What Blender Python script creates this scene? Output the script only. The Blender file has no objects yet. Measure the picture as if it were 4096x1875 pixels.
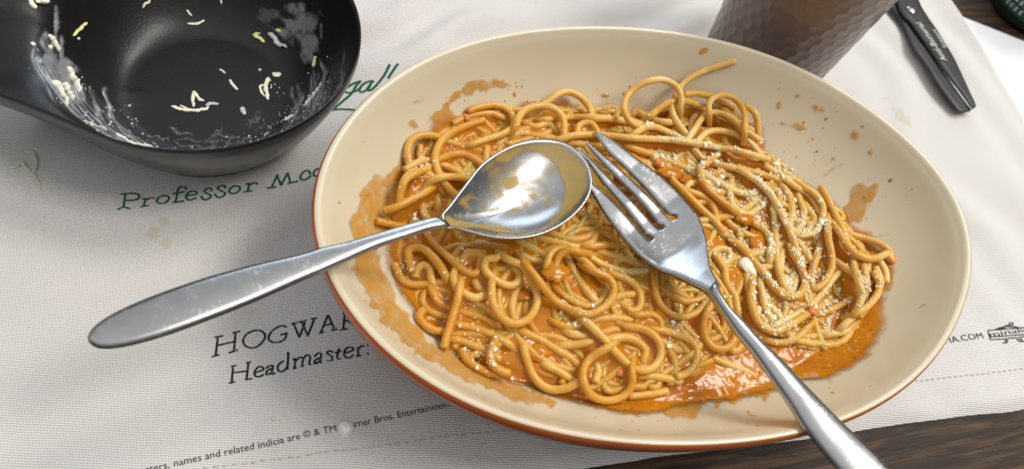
import bpy, bmesh, math, random
import numpy as np
from mathutils import Vector, Matrix
from mathutils.bvhtree import BVHTree

random.seed(7)
rng = np.random.default_rng(11)
scene = bpy.context.scene
COL = scene.collection
rad = math.radians

# ------------------------------------------------------------------ camera
FPX, TH, RO, CH = 3100.0, rad(34), rad(22), 0.24      # focal length (px of the 4096 frame), tilt, roll, height
cth, sth, cro, sro = math.cos(TH), math.sin(TH), math.cos(RO), math.sin(RO)
fwd = Vector((0, sth, -cth)); up0 = Vector((0, cth, sth)); rt0 = Vector((1, 0, 0))
cam_x = cro * rt0 + sro * up0
cam_y = -sro * rt0 + cro * up0
cd = bpy.data.cameras.new('camera')
cam = bpy.data.objects.new('camera', cd); COL.objects.link(cam)
m = Matrix((cam_x, cam_y, -fwd)).transposed().to_4x4(); m.translation = Vector((0, 0, CH))
cam.matrix_world = m
cd.sensor_width = 36.0; cd.lens = 36.0 * FPX / 4096.0
cd.clip_start = 0.01; cd.clip_end = 20
cd.dof.use_dof = True; cd.dof.focus_distance = 0.255; cd.dof.aperture_fstop = 15.0
scene.camera = cam

# ------------------------------------------------------------------ world + lamps (indoor: ceiling panel, window)
w = bpy.data.worlds.new('World'); scene.world = w; w.use_nodes = True
wt = w.node_tree; bg = wt.nodes['Background']; bg.inputs[1].default_value = 1.0
tc = wt.nodes.new('ShaderNodeTexCoord'); sp = wt.nodes.new('ShaderNodeSeparateXYZ'); wt.links.new(tc.outputs['Generated'], sp.inputs[0])
wr = wt.nodes.new('ShaderNodeValToRGB'); wt.links.new(sp.outputs[2], wr.inputs[0]); wt.links.new(wr.outputs[0], bg.inputs[0])
for el, (p_, c_) in zip([wr.color_ramp.elements[0], wr.color_ramp.elements[1], wr.color_ramp.elements.new(.35)], [(0.0, (.10, .10, .10)), (1.0, (.46, .455, .44)), (.35, (.22, .225, .23))]):
    el.position = p_; el.color = (*c_, 1)          # walls of the room: dimmer low, paler towards the ceiling

def area(name, loc, aim, sx, sy, power, col):
    ld = bpy.data.lights.new(name, 'AREA'); ld.shape = 'RECTANGLE'; ld.size = sx; ld.size_y = sy
    ld.energy = power; ld.color = col
    o = bpy.data.objects.new(name, ld); COL.objects.link(o); o.location = loc
    o.rotation_euler = (Vector(aim) - Vector(loc)).to_track_quat('-Z', 'Y').to_euler()
    return o
area('ceiling_lamp', (0.82, 0.32, 1.45), (0.04, 0.16, 0), 0.44, 0.44, 12.5, (1.0, 0.95, 0.88))
area('ceiling_lamp', (0.56, 0.98, 1.35), (0.04, 0.16, 0), 0.44, 0.44, 12.5, (1.0, 0.95, 0.88))
area('window', (-0.55, 2.3, 1.05), (0.0, 0.16, 0), 1.4, 0.9, 16, (0.70, 0.84, 1.0))

scene.view_settings.view_transform = 'Standard'
scene.view_settings.look = 'None'
scene.view_settings.exposure = -0.12
scene.view_settings.gamma = 1.0
scene.view_settings.use_curve_mapping = False
scene.cycles.max_bounces = 8
scene.cycles.transparent_max_bounces = 12
scene.cycles.use_denoising = True

# ------------------------------------------------------------------ maths helpers
def rays(P):
    P = np.atleast_2d(np.asarray(P, float))
    x = (P[:, 0] - 2048) / FPX; y = -(P[:, 1] - 937.5) / FPX
    xr = cro * x - sro * y; yr = sro * x + cro * y
    return np.stack([xr, sth + yr * cth, -cth + yr * sth], 1)
def ats(P, z):
    """world points of photo pixels P on heights z"""
    d = rays(P); t = (CH - np.asarray(z, float)) / -d[:, 2]
    return np.stack([d[:, 0] * t, d[:, 1] * t, np.zeros(len(d)) + z], 1)
def at(px, py, z=0.0):
    return ats([(px, py)], z)[0]
def on(P, surf, lo=0.0, hi=0.07, it=40):
    """world points where photo pixels P meet the height surface surf(x, y)"""
    P = np.atleast_2d(np.asarray(P, float)); n = len(P)
    zs = np.linspace(hi, lo, 90 if hi - lo > .02 else 8); z_hi = np.full(n, hi); z_lo = np.full(n, lo); found = np.zeros(n, bool)
    prev = hi
    for z in zs[1:]:
        q = ats(P, z); below = (q[:, 2] <= surf(q[:, 0], q[:, 1])) & ~found
        z_hi[below] = prev; z_lo[below] = z; found |= below; prev = z
    for _ in range(14):
        mid = (z_hi + z_lo) / 2; q = ats(P, mid); b = q[:, 2] <= surf(q[:, 0], q[:, 1])
        z_lo = np.where(b, mid, z_lo); z_hi = np.where(b, z_hi, mid)
    return ats(P, (z_hi + z_lo) / 2)
def catmull(P, step):
    P = np.asarray(P, float)
    if len(P) == 2: P = np.array([P[0], (P[0] + P[1]) / 2, P[1]])
    Q = np.vstack([2 * P[0] - P[1], P, 2 * P[-1] - P[-2]]); out = []
    for i in range(1, len(Q) - 2):
        p0, p1, p2, p3 = Q[i - 1], Q[i], Q[i + 1], Q[i + 2]
        n = max(2, int(np.linalg.norm(p2 - p1) / step))
        for t in np.linspace(0, 1, n, endpoint=False):
            out.append(0.5 * (2 * p1 + (p2 - p0) * t + (2 * p0 - 5 * p1 + 4 * p2 - p3) * t * t + (3 * p1 - p0 - 3 * p2 + p3) * t ** 3))
    out.append(P[-1]); return np.array(out)
def smooth1(a, n):
    k = np.ones(2 * n + 1) / (2 * n + 1)
    return np.convolve(np.pad(a, n, mode='edge'), k, mode='valid')
def vnoise(x, y, s, seed=0):
    """smooth value noise in [-1, 1]"""
    x = np.asarray(x) / s + 100.5 + seed * 17.3; y = np.asarray(y) / s + 200.5 + seed * 31.7
    xi = np.floor(x).astype(int); yi = np.floor(y).astype(int); fx = x - xi; fy = y - yi
    fx = fx * fx * (3 - 2 * fx); fy = fy * fy * (3 - 2 * fy)
    def h(a, b):
        v = np.sin(a * 127.1 + b * 311.7 + seed * 74.7) * 43758.5453
        return (v - np.floor(v)) * 2 - 1
    return (h(xi, yi) * (1 - fx) + h(xi + 1, yi) * fx) * (1 - fy) + (h(xi, yi + 1) * (1 - fx) + h(xi + 1, yi + 1) * fx) * fy
def sstep(a, b, x):
    t = np.clip((x - a) / (b - a), 0, 1); return t * t * (3 - 2 * t)
def inside(P, poly):
    P = np.asarray(P); poly = np.asarray(poly, float); c = np.zeros(len(P), bool); j = len(poly) - 1
    for i in range(len(poly)):
        xi, yi = poly[i]; xj, yj = poly[j]
        cond = ((yi > P[:, 1]) != (yj > P[:, 1])) & (P[:, 0] < (xj - xi) * (P[:, 1] - yi) / (yj - yi + 1e-12) + xi)
        c ^= cond; j = i
    return c
def polydist(P, poly):
    P = np.asarray(P, float); poly = np.asarray(poly, float); d = np.full(len(P), 1e9)
    for i in range(len(poly)):
        a = poly[i - 1]; b = poly[i]; ab = b - a; t = np.clip(((P - a) @ ab) / (ab @ ab + 1e-12), 0, 1)
        d = np.minimum(d, np.hypot(*(P - a - t[:, None] * ab).T))
    return d

# ------------------------------------------------------------------ object helpers
def tag(o, label=None, cat=None, group=None, kind=None):
    if label: o['label'] = label
    if cat: o['category'] = cat
    if group: o['group'] = group
    if kind: o['kind'] = kind
    return o
def empty(name, loc, label, cat, group=None):
    o = bpy.data.objects.new(name, None); COL.objects.link(o); o.location = loc; o.empty_display_size = 0.01
    return tag(o, label, cat, group)
def world_loc(o):
    v = Vector((0, 0, 0))
    while o: v += o.location; o = o.parent
    return v
def mesh(name, V, Fc, mat, parent=None, smooth=True, origin=None, attr=None):
    V = np.asarray(V, float)
    if origin is None:
        origin = Vector((0, 0, 0)) if parent else Vector((float(V[:, 0].mean()), float(V[:, 1].mean()), float(V[:, 2].min())))
    base = world_loc(parent) if parent else Vector(origin)
    me = bpy.data.meshes.new(name)
    me.from_pydata((V - np.array(base)).tolist(), [], [list(map(int, f)) for f in Fc])
    if attr is not None:
        for an, av in attr.items():
            a = me.attributes.new(an, 'FLOAT', 'POINT'); a.data.foreach_set('value', np.asarray(av, np.float32))
    me.update()
    if smooth: me.polygons.foreach_set('use_smooth', [True] * len(me.polygons))
    mats = mat if isinstance(mat, (list, tuple)) else [mat]
    for mm in mats: me.materials.append(mm)
    o = bpy.data.objects.new(name, me); COL.objects.link(o)
    if parent: o.parent = parent
    else: o.location = base
    return o
def gridfaces(n, k, wrap=False, off=0):
    F = []
    for i in range(n - 1):
        for j in range(k if wrap else k - 1):
            j2 = (j + 1) % k
            F.append((off + i * k + j, off + i * k + j2, off + (i + 1) * k + j2, off + (i + 1) * k + j))
    return F
def tube(P, R, seg=10, flat=None, cap=True, twist=0.0):
    """tube round polyline P with radii R; returns verts, faces"""
    P = np.asarray(P, float); n = len(P); R = np.broadcast_to(R, (n,)).astype(float)
    if cap and n > 3:
        d0 = P[0] - P[1]; d0 /= np.linalg.norm(d0) + 1e-12; d1 = P[-1] - P[-2]; d1 /= np.linalg.norm(d1) + 1e-12
        P = np.vstack([P[0] + d0 * R[0] * .30, P[0] + d0 * R[0] * .18, P, P[-1] + d1 * R[-1] * .18, P[-1] + d1 * R[-1] * .30]); R = np.r_[R[0] * .55, R[0] * .88, R, R[-1] * .88, R[-1] * .55]; n = len(P)
    T = np.gradient(P, axis=0); T /= np.linalg.norm(T, axis=1)[:, None] + 1e-12
    up = np.array([0, 0, 1.0]); V = []
    N = np.cross(up, T[0]); 
    if np.linalg.norm(N) < 1e-3: N = np.array([1.0, 0, 0])
    N /= np.linalg.norm(N)
    for i in range(n):
        N = N - T[i] * (N @ T[i]); N /= np.linalg.norm(N) + 1e-12; B = np.cross(T[i], N)
        for k in range(seg):
            a = 2 * math.pi * k / seg
            V.append(P[i] + R[i] * (math.cos(a) * N + (flat if flat else 1.0) * math.sin(a) * B))
    F = gridfaces(n, seg, True)
    if cap:
        c0 = len(V); V.append(P[0] - T[0] * R[0] * .06); c1 = len(V); V.append(P[-1] + T[-1] * R[-1] * .06)
        for k in range(seg):
            F.append((c0, (k + 1) % seg, k)); F.append((c1, (n - 1) * seg + k, (n - 1) * seg + (k + 1) % seg))
    return np.array(V), F
def strip(L, R, thick, across=8, crown=0.0, bevel=0.25, mid=None):
    """closed bar lofted between 3-D edge lines L and R: rounded edges, given thickness, crowned top"""
    L = np.asarray(L, float); R = np.asarray(R, float); n = len(L)
    thick = np.broadcast_to(thick, (n,)); crown = np.broadcast_to(crown, (n,))
    V = []; sec = []
    for j in range(across + 1): sec.append((j / across, 0))
    tt = [s[0] for s in sec]
    ring = 2 * (across + 1)
    for i in range(n):
        l, r = L[i], R[i]; wv = np.linalg.norm(r - l)
        T = (L[min(i + 1, n - 1)] + R[min(i + 1, n - 1)]) - (L[max(i - 1, 0)] + R[max(i - 1, 0)])
        U = np.cross(r - l, T); U /= np.linalg.norm(U) + 1e-12
        if U[2] < 0: U = -U
        for s in (0, 1):
            for j in range(across + 1):
                t = j / across if s == 0 else 1 - j / across
                e = min(t, 1 - t) * wv / (thick[i] * 0.6 + 1e-9); rd = 1 - math.sqrt(max(0.0, 1 - min(1.0, e) ** 2)) if False else (1 - math.sqrt(max(0, 1 - (1 - min(1, e)) ** 2)))
                b = 4 * t * (1 - t) * crown[i]
                h = (thick[i] / 2) * (1 - rd * 0.9)
                V.append(l + (r - l) * t + U * (b + (h if s == 0 else -h)))
    F = gridfaces(n, ring, True)
    F.append(list(range(ring))[::-1] if False else list(range(ring))); F.append([(n - 1) * ring + k for k in range(ring)][::-1])
    return np.array(V), F
def fix_normals(o):
    bm = bmesh.new(); bm.from_mesh(o.data); bmesh.ops.recalc_face_normals(bm, faces=bm.faces); bm.to_mesh(o.data); bm.free(); return o
def resample(P, n):
    P = np.asarray(P, float); s = np.r_[0, np.cumsum(np.linalg.norm(np.diff(P, axis=0), axis=1))]
    q = np.linspace(0, s[-1], n); return np.stack([np.interp(q, s, P[:, k]) for k in range(P.shape[1])], 1)

# ------------------------------------------------------------------ material helpers
class NT:
    def __init__(self, name):
        self.m = bpy.data.materials.new(name); self.m.use_nodes = True; self.t = self.m.node_tree
        self.b = self.t.nodes['Principled BSDF']; self.out = self.t.nodes['Material Output']
    def n(self, typ, **kw):
        nd = self.t.nodes.new(typ)
        for k, v in kw.items():
            if k in ('inp',):
                for a, b in v.items():
                    if hasattr(b, 'is_linked') or isinstance(b, bpy.types.NodeSocket): self.t.links.new(b, nd.inputs[a])
                    else: nd.inputs[a].default_value = b
            else: setattr(nd, k, v)
        return nd
    def link(self, a, b): self.t.links.new(a, b)
    def set(self, **kw):
        for k, v in kw.items():
            k = k.replace('_', ' ')
            s = self.b.inputs[k]
            if isinstance(v, bpy.types.NodeSocket): self.link(v, s)
            else: s.default_value = v
        return self
    def pos(self): return self.n('ShaderNodeNewGeometry').outputs['Position']
    def noise(self, vec, scale, detail=3, rough=.55, dist=0.0):
        return self.n('ShaderNodeTexNoise', inp={'Vector': vec, 'Scale': scale, 'Detail': detail, 'Roughness': rough, 'Distortion': dist}).outputs['Fac']
    def ramp(self, fac, stops, interp='LINEAR'):
        r = self.n('ShaderNodeValToRGB', inp={'Fac': fac}); r.color_ramp.interpolation = interp
        e = r.color_ramp.elements
        while len(e) < len(stops): e.new(0.5)
        for el, (p, c) in zip(e, stops): el.position = p; el.color = (*c, 1) if len(c) == 3 else c
        return r.outputs['Color']
    def math(self, op, a, b=0.0, c=None, clamp=False):
        nd = self.n('ShaderNodeMath', operation=op, use_clamp=clamp)
        for i, v in enumerate((a, b) if c is None else (a, b, c)):
            if isinstance(v, bpy.types.NodeSocket): self.link(v, nd.inputs[i])
            else: nd.inputs[i].default_value = v
        return nd.outputs[0]
    def mix(self, f, a, b):
        nd = self.n('ShaderNodeMix', data_type='RGBA')
        for s, v in ((nd.inputs[0], f), (nd.inputs[6], a), (nd.inputs[7], b)):
            if isinstance(v, bpy.types.NodeSocket): self.link(v, s)
            else: s.default_value = v if not isinstance(v, tuple) or len(v) == 4 else (*v, 1)
        return nd.outputs[2]
    def bump(self, h, strength=.3, dist=.001, normal=None):
        nd = self.n('ShaderNodeBump', inp={'Height': h, 'Strength': strength, 'Distance': dist})
        if normal: self.link(normal, nd.inputs['Normal'])
        return nd.outputs['Normal']
    def attr(self, name): return self.n('ShaderNodeAttribute', attribute_name=name).outputs['Fac']
    def stretch(self, vec, s, rot=(0, 0, 0)):
        return self.n('ShaderNodeMapping', inp={'Vector': vec, 'Scale': s, 'Rotation': rot}).outputs['Vector']

CL = rad(29)                                                       # the towel's own axes on the table
ca = np.array([math.cos(CL), math.sin(CL)]); cb = np.array([-math.sin(CL), math.cos(CL)])

def weave(t):
    """height of a plain weave, 0..1, in towel axes"""
    v = t.n('ShaderNodeVectorRotate', rotation_type='Z_AXIS', inp={'Vector': t.pos(), 'Angle': -CL}).outputs[0]
    wob = t.n('ShaderNodeTexNoise', inp={'Vector': v, 'Scale': 90.0, 'Detail': 2.0}).outputs['Color']
    wob = t.n('ShaderNodeVectorMath', operation='SCALE', inp={0: wob, 'Scale': 0.0009}).outputs[0]
    v = t.n('ShaderNodeVectorMath', operation='ADD', inp={0: v, 1: wob}).outputs[0]
    s = t.n('ShaderNodeSeparateXYZ', inp={0: v})
    a = t.math('MULTIPLY', s.outputs[0], 1 / 0.00080); b = t.math('MULTIPLY', s.outputs[1], 1 / 0.00074)
    par = t.math('MULTIPLY', t.math('FLOOR', a), math.pi)
    row = t.math('SINE', t.math('ADD', t.math('MULTIPLY', b, 2 * math.pi), t.math('MULTIPLY', par, 0.35)))
    colm = t.math('ABSOLUTE', t.math('SINE', t.math('MULTIPLY', a, math.pi)))
    h = t.math('MULTIPLY', t.math('ADD', t.math('MULTIPLY', row, .5), .5), t.math('ADD', t.math('MULTIPLY', colm, .6), .4))
    return h, v

def mat_cloth():
    t = NT('woven_cotton'); h, v = weave(t)
    big = t.noise(t.pos(), 35, 3); fib = t.noise(v, 900, 2)
    c = t.ramp(h, [(0.0, (.46, .44, .42)), (.28, (.745, .72, .695)), (1.0, (.88, .86, .835))])
    c = t.mix(t.math('MULTIPLY', fib, .18), c, (.64, .62, .60))
    c = t.mix(t.math('MULTIPLY', t.math('SUBTRACT', big, .5, clamp=True), .25), c, (.78, .72, .64))
    t.set(Base_Color=c, Roughness=.9, Specular_IOR_Level=.15, Sheen_Weight=.08, Normal=t.bump(t.math('ADD', h, t.math('MULTIPLY', fib, .4)), .52, .0006))
    return t.m
def mat_print(name, col, cut):
    t = NT(name); h, v = weave(t); n = t.noise(v, 1500, 2)
    t.set(Base_Color=t.mix(n, (*col, 1), tuple(min(1, c * 2.2 + .02) for c in col) + (1,)), Roughness=.9, Specular_IOR_Level=.1,
          Alpha=t.math('GREATER_THAN', t.math('ADD', t.math('MULTIPLY', h, .5), n), cut))
    return t.m
def mat_wood():
    t = NT('dark_wood')
    v = t.n('ShaderNodeVectorRotate', rotation_type='Z_AXIS', inp={'Vector': t.pos(), 'Angle': -rad(31)}).outputs[0]
    g = t.noise(t.stretch(v, (22, 300, 30)), 1.0, 6, .62, 0.6); g2 = t.noise(t.stretch(v, (70, 1100, 60)), 1.0, 4, .7); g3 = t.noise(t.stretch(v, (6, 60, 8)), 1.0, 3, .5, .8)
    c = t.ramp(g, [(.30, (.008, .005, .004)), (.46, (.034, .020, .011)), (.58, (.11, .060, .026)), (.76, (.20, .112, .050))])
    c = t.mix(t.math('GREATER_THAN', g2, .60), c, (.010, .007, .006, 1))
    c = t.mix(t.math('MULTIPLY', g3, .75), c, (.020, .013, .010, 1))
    t.set(Base_Color=c, Roughness=t.math('ADD', t.math('MULTIPLY', g2, .3), .42), Specular_IOR_Level=.25, Normal=t.bump(t.math('ADD', g2, g), .35, .0006))
    return t.m
def mat_ceramic(name, col, rough=.10, var=.06):
    t = NT(name); n = t.noise(t.pos(), 60, 3)
    g_ = t.noise(t.stretch(t.pos(), (30, 60, 40), (0, 0, .6)), 1.0, 5, .6, .5)
    t.set(Base_Color=t.mix(n, (*[c * (1 - var) for c in col], 1), (*[min(1, c * (1 + var)) for c in col], 1)), Roughness=t.math('ADD', rough - .12, t.math('MULTIPLY', g_, .28)),
          Coat_Weight=.40, Coat_Roughness=.03, Normal=t.bump(t.noise(t.pos(), 120, 2), .04, .001))
    return t.m
def mat_metal(name='stainless_steel', rot=0.0, scr=1.0, base=.16, gain=1.0):
    t = NT(name); p = t.pos()
    v = t.n('ShaderNodeVectorRotate', rotation_type='Z_AXIS', inp={'Vector': p, 'Angle': -rot}).outputs[0]
    s1 = t.noise(t.stretch(v, (120, 2600, 700)), 1.0, 3, .6); s2 = t.noise(t.stretch(v, (1500, 400, 700)), 1.0, 3, .7); s3 = t.noise(p, 260, 3)
    r = t.math('ADD', base, t.math('MULTIPLY', t.math('GREATER_THAN', t.math('MULTIPLY', s2, s3), .34), .12 * scr))
    r = t.math('ADD', r, t.math('MULTIPLY', s1, .10))
    t.set(Base_Color=t.mix(s3, (.31 * gain, .312 * gain, .315 * gain, 1), (.42 * gain, .422 * gain, .425 * gain, 1)), Metallic=1.0, Roughness=r,
          Normal=t.bump(t.math('ADD', t.math('MULTIPLY', s1, .5), s2), .035 * scr, .0003))
    return t.m
def mat_pasta():
    t = NT('cooked_spaghetti'); p = t.pos()
    rnd = t.n('ShaderNodeObjectInfo').outputs['Random']
    n = t.noise(p, 120, 4, .6); n2 = t.noise(p, 700, 3); n3 = t.noise(p, 45, 2)
    f = t.math('ADD', t.math('MULTIPLY', t.math('ADD', n, n3), .62), t.math('MULTIPLY', t.math('SUBTRACT', rnd, .5), .34))
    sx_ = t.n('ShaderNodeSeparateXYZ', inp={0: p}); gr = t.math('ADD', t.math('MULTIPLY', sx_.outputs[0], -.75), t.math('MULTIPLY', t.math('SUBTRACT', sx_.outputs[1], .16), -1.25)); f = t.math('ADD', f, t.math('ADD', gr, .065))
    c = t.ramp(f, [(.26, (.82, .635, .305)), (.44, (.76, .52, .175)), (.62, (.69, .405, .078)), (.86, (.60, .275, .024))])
    c = t.mix(t.math('MULTIPLY', t.math('SUBTRACT', n2, .45, clamp=True), .7), c, (.78, .50, .20, 1))
    t.set(Base_Color=c, Roughness=t.math('ADD', .10, t.math('MULTIPLY', n, .22)), Subsurface_Weight=.45, Subsurface_Scale=.0022,
          Coat_Weight=.22, Coat_Roughness=.06, IOR=1.36,
          Normal=t.bump(t.math('ADD', t.math('MULTIPLY', n2, .7), t.noise(p, 1700, 2)), .60, .00045))
    t.b.inputs['Subsurface Radius'].default_value = (1.0, .5, .18)
    return t.m
def mat_sauce(name='tomato_sauce', bumpy=1.0, edge=False):
    t = NT(name); p = t.pos()
    n = t.noise(p, 140, 4, .6); n2 = t.noise(p, 600, 3); n3 = t.noise(p, 40, 2)
    c = t.ramp(t.math('MULTIPLY', t.math('ADD', n, n3), .5), [(.30, (.52, .215, .012)), (.5, (.49, .170, .006)), (.66, (.44, .125, .004)), (.8, (.36, .070, .003))])
    c = t.mix(t.math('MULTIPLY', t.math('SUBTRACT', n2, .55, clamp=True), 1.0), c, (.62, .32, .07, 1))
    c = t.mix(t.math('MULTIPLY', t.math('GREATER_THAN', t.noise(p, 520, 2), .66), .8), c, (.36, .055, .004, 1))
    t.set(Base_Color=c, Roughness=.035, Subsurface_Weight=.05, Subsurface_Scale=.0012, Coat_Weight=.12, Coat_Roughness=.03, IOR=1.34, Specular_IOR_Level=.5,
          Normal=t.bump(t.noise(p, 210, 1.5), .55 * bumpy, .0016))
    t.b.inputs['Subsurface Radius'].default_value = (1.0, .4, .08)
    if edge:
        d = t.attr('dens'); t.set(Alpha=t.math('ADD', t.math('MULTIPLY', d, 1.7), t.math('MULTIPLY', t.math('SUBTRACT', n, .62), t.math('SUBTRACT', 2.4, t.math('MULTIPLY', d, 2.4))), clamp=True))
    return t.m
def mat_film(name, c0, c1, scale, k0=.55, k1=.95, rough=.12, stretchv=None, gain=1.0, bias=0.0, amp=2.2):
    """thin smear: opacity from the patch's own density and noise"""
    t = NT(name); p = t.pos(); v = t.stretch(p, stretchv) if stretchv else p
    d = t.attr('dens'); n = t.noise(v, scale, 4, .62); n2 = t.noise(p, scale * 4, 3)
    a = t.math('ADD', t.math('MULTIPLY', d, 1.5 * gain), t.math('MULTIPLY', t.math('SUBTRACT', n, .62 + bias), amp), clamp=True)
    a = t.math('MULTIPLY', a, t.math('ADD', k0, t.math('MULTIPLY', n2, k1 - k0)), clamp=True)
    a = t.math('MULTIPLY', a, t.math('MULTIPLY', d, 3.5, clamp=True))
    t.set(Base_Color=t.mix(n2, (*c0, 1), (*c1, 1)), Roughness=rough, Alpha=a, Normal=t.bump(t.math('ADD', n, t.math('MULTIPLY', n2, .4)), .35, .0008))
    return t.m
def mat_cheese(name, c0, c1, rough=.5, sss=.3):
    t = NT(name); n = t.noise(t.pos(), 500, 3)
    t.set(Base_Color=t.mix(n, (*c0, 1), (*c1, 1)), Roughness=rough, Subsurface_Weight=sss, Subsurface_Scale=.001, Normal=t.bump(n, .4, .0006))
    return t.m
def mat_plain(name, col, rough=.5, metallic=0.0, bump=0.0, scale=200, var=.15, **kw):
    t = NT(name); n = t.noise(t.pos(), scale, 3)
    t.set(Base_Color=t.mix(n, (*[c * (1 - var) for c in col], 1), (*[min(1, c * (1 + var)) for c in col], 1)), Roughness=rough, Metallic=metallic,
          Normal=t.bump(n, bump, .0006), **kw)
    return t.m

M = dict(cloth=mat_cloth(), wood=mat_wood(), green=mat_print('green_thread', (.006, .065, .035), .42), black=mat_print('black_print', (.012, .011, .012), .46),
         fine=mat_print('fine_black_print', (.015, .015, .016), .40),
         cream=mat_ceramic('cream_glaze', (.635, .555, .395), .30), orange=mat_ceramic('orange_glaze', (.56, .135, .03), .25, .2),
         outer=mat_ceramic('brown_pink_glaze', (.30, .125, .085), .28, .15),
         spoon=mat_metal('spoon_steel', rad(40), 1.0, .22), fork=mat_metal('fork_steel', rad(-15), .8, .17, 1.22),
         pasta=mat_pasta(), sauce=mat_sauce(), smear=mat_film('sauce_smear', (.68, .35, .04), (.60, .25, .014), 95, .22, 1.02, .06, gain=1.0, amp=3.4),
         spoonfilm=mat_film('sauce_film', (.50, .37, .13), (.45, .285, .06), 60, .42, 1.0, .10, gain=1.2, amp=2.4),
         creamfilm=mat_film('milk_film', (.60, .61, .64), (.80, .81, .82), 130, .25, 1.0, .12),
         shred=mat_cheese('white_cheese', (.76, .74, .60), (.84, .82, .70)), yellow=mat_cheese('yellow_cheese', (.70, .68, .25), (.80, .76, .38)),
         greyshred=mat_cheese('wet_cheese', (.42, .43, .44), (.62, .63, .62), .25), parm=mat_cheese('grated_cheese', (.86, .76, .53), (.93, .87, .70), .7),
         tomato=mat_plain('tomato', (.66, .19, .02), .10, bump=.4, Coat_Weight=.6),
         milk=mat_plain('milk_drop', (.86, .845, .78), .05, var=.02, Coat_Weight=1.0, Subsurface_Weight=.4, Subsurface_Scale=.002), stain=mat_film('oil_stain', (.70, .63, .36), (.74, .68, .44), 300, .12, .42, .8, bias=-.1))

# ------------------------------------------------------------------ table, paper, towel
s = 3.0
mesh('table_top', [(-s, -s, -.03), (s, -s, -.03), (s, s, -.03), (-s, s, -.03), (-s, -s, 0), (s, -s, 0), (s, s, 0), (-s, s, 0)],
     [(4, 5, 6, 7), (3, 2, 1, 0), (0, 1, 5, 4), (1, 2, 6, 5), (2, 3, 7, 6), (3, 0, 4, 7)], M['wood'], smooth=False, origin=(0, 0, -.03))
bpy.data.objects['table_top']['kind'] = 'structure'

A0, A1, B0, B1 = -.42, .356, .0535, .40
def towel_z(x, y):
    x = np.asarray(x, float); y = np.asarray(y, float)
    a = x * ca[0] + y * ca[1]; b = x * cb[0] + y * cb[1]
    z = .0018 + .0006 * vnoise(a, b, .045, 1) + .00035 * vnoise(a + .3 * b, b, .018, 2)
    right = sstep(.235, .30, a)
    z = z + right * (.0019 * (1 + np.sin(2 * np.pi * (a + .12 * (b - .1) + .014 * vnoise(a, b, .05, 3)) / .024)) * (.55 + .45 * vnoise(a, b, .05, 4)))
    top = sstep(.19, .235, b) * (1 - right) * sstep(-.02, .03, a)
    z = z + top * .0034 * (1 + np.sin(2 * np.pi * (b - .35 * a + .010 * vnoise(a, b, .04, 5)) / .026)) * (.5 + .5 * vnoise(a, b, .045, 6))
    left = (1 - sstep(-.09, -.02, a)) * (1 - sstep(.17, .22, b))
    z = z + left * .0020 * (1 + vnoise(a, b, .030, 7))
    front = (1 - sstep(.062, .085, b))
    z = z + front * .0005 * (1 + np.sin(2 * np.pi * (a + .01 * vnoise(a, b, .03, 8)) / .034))
    return z
na, nb = 400, 185
aa = np.linspace(A0, A1, na); bb = np.linspace(B0, B1, nb)
AA, BB = np.meshgrid(aa, bb, indexing='ij')
wob_b = (.0007 * vnoise(AA, AA * 0, .03, 9) + .0003 * vnoise(AA, AA * 0, .009, 10)) * (1 - sstep(B0, B0 + .02, BB))
wob_a = (.0016 * vnoise(BB, BB * 0, .035, 11)) * sstep(A1 - .03, A1, AA)
A2, B2 = AA + wob_a, BB + wob_b
X = A2 * ca[0] + B2 * cb[0]; Y = A2 * ca[1] + B2 * cb[1]; Z = towel_z(X, Y)
Z[:, 0] = .0002; Z[:, 1] = np.minimum(Z[:, 1], .0012); Z[-1, :] = .0002
towel = empty('tea_towel', (X.mean(), Y.mean(), 0), 'white woven cotton tea towel with green and black lettering under the dishes', 'tea towel')
mesh('cloth', np.stack([X.ravel(), Y.ravel(), Z.ravel()], 1), [f[::-1] for f in gridfaces(na, nb)][::1], M['cloth'], towel)
cloth = fix_normals(towel.children[0])

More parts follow.
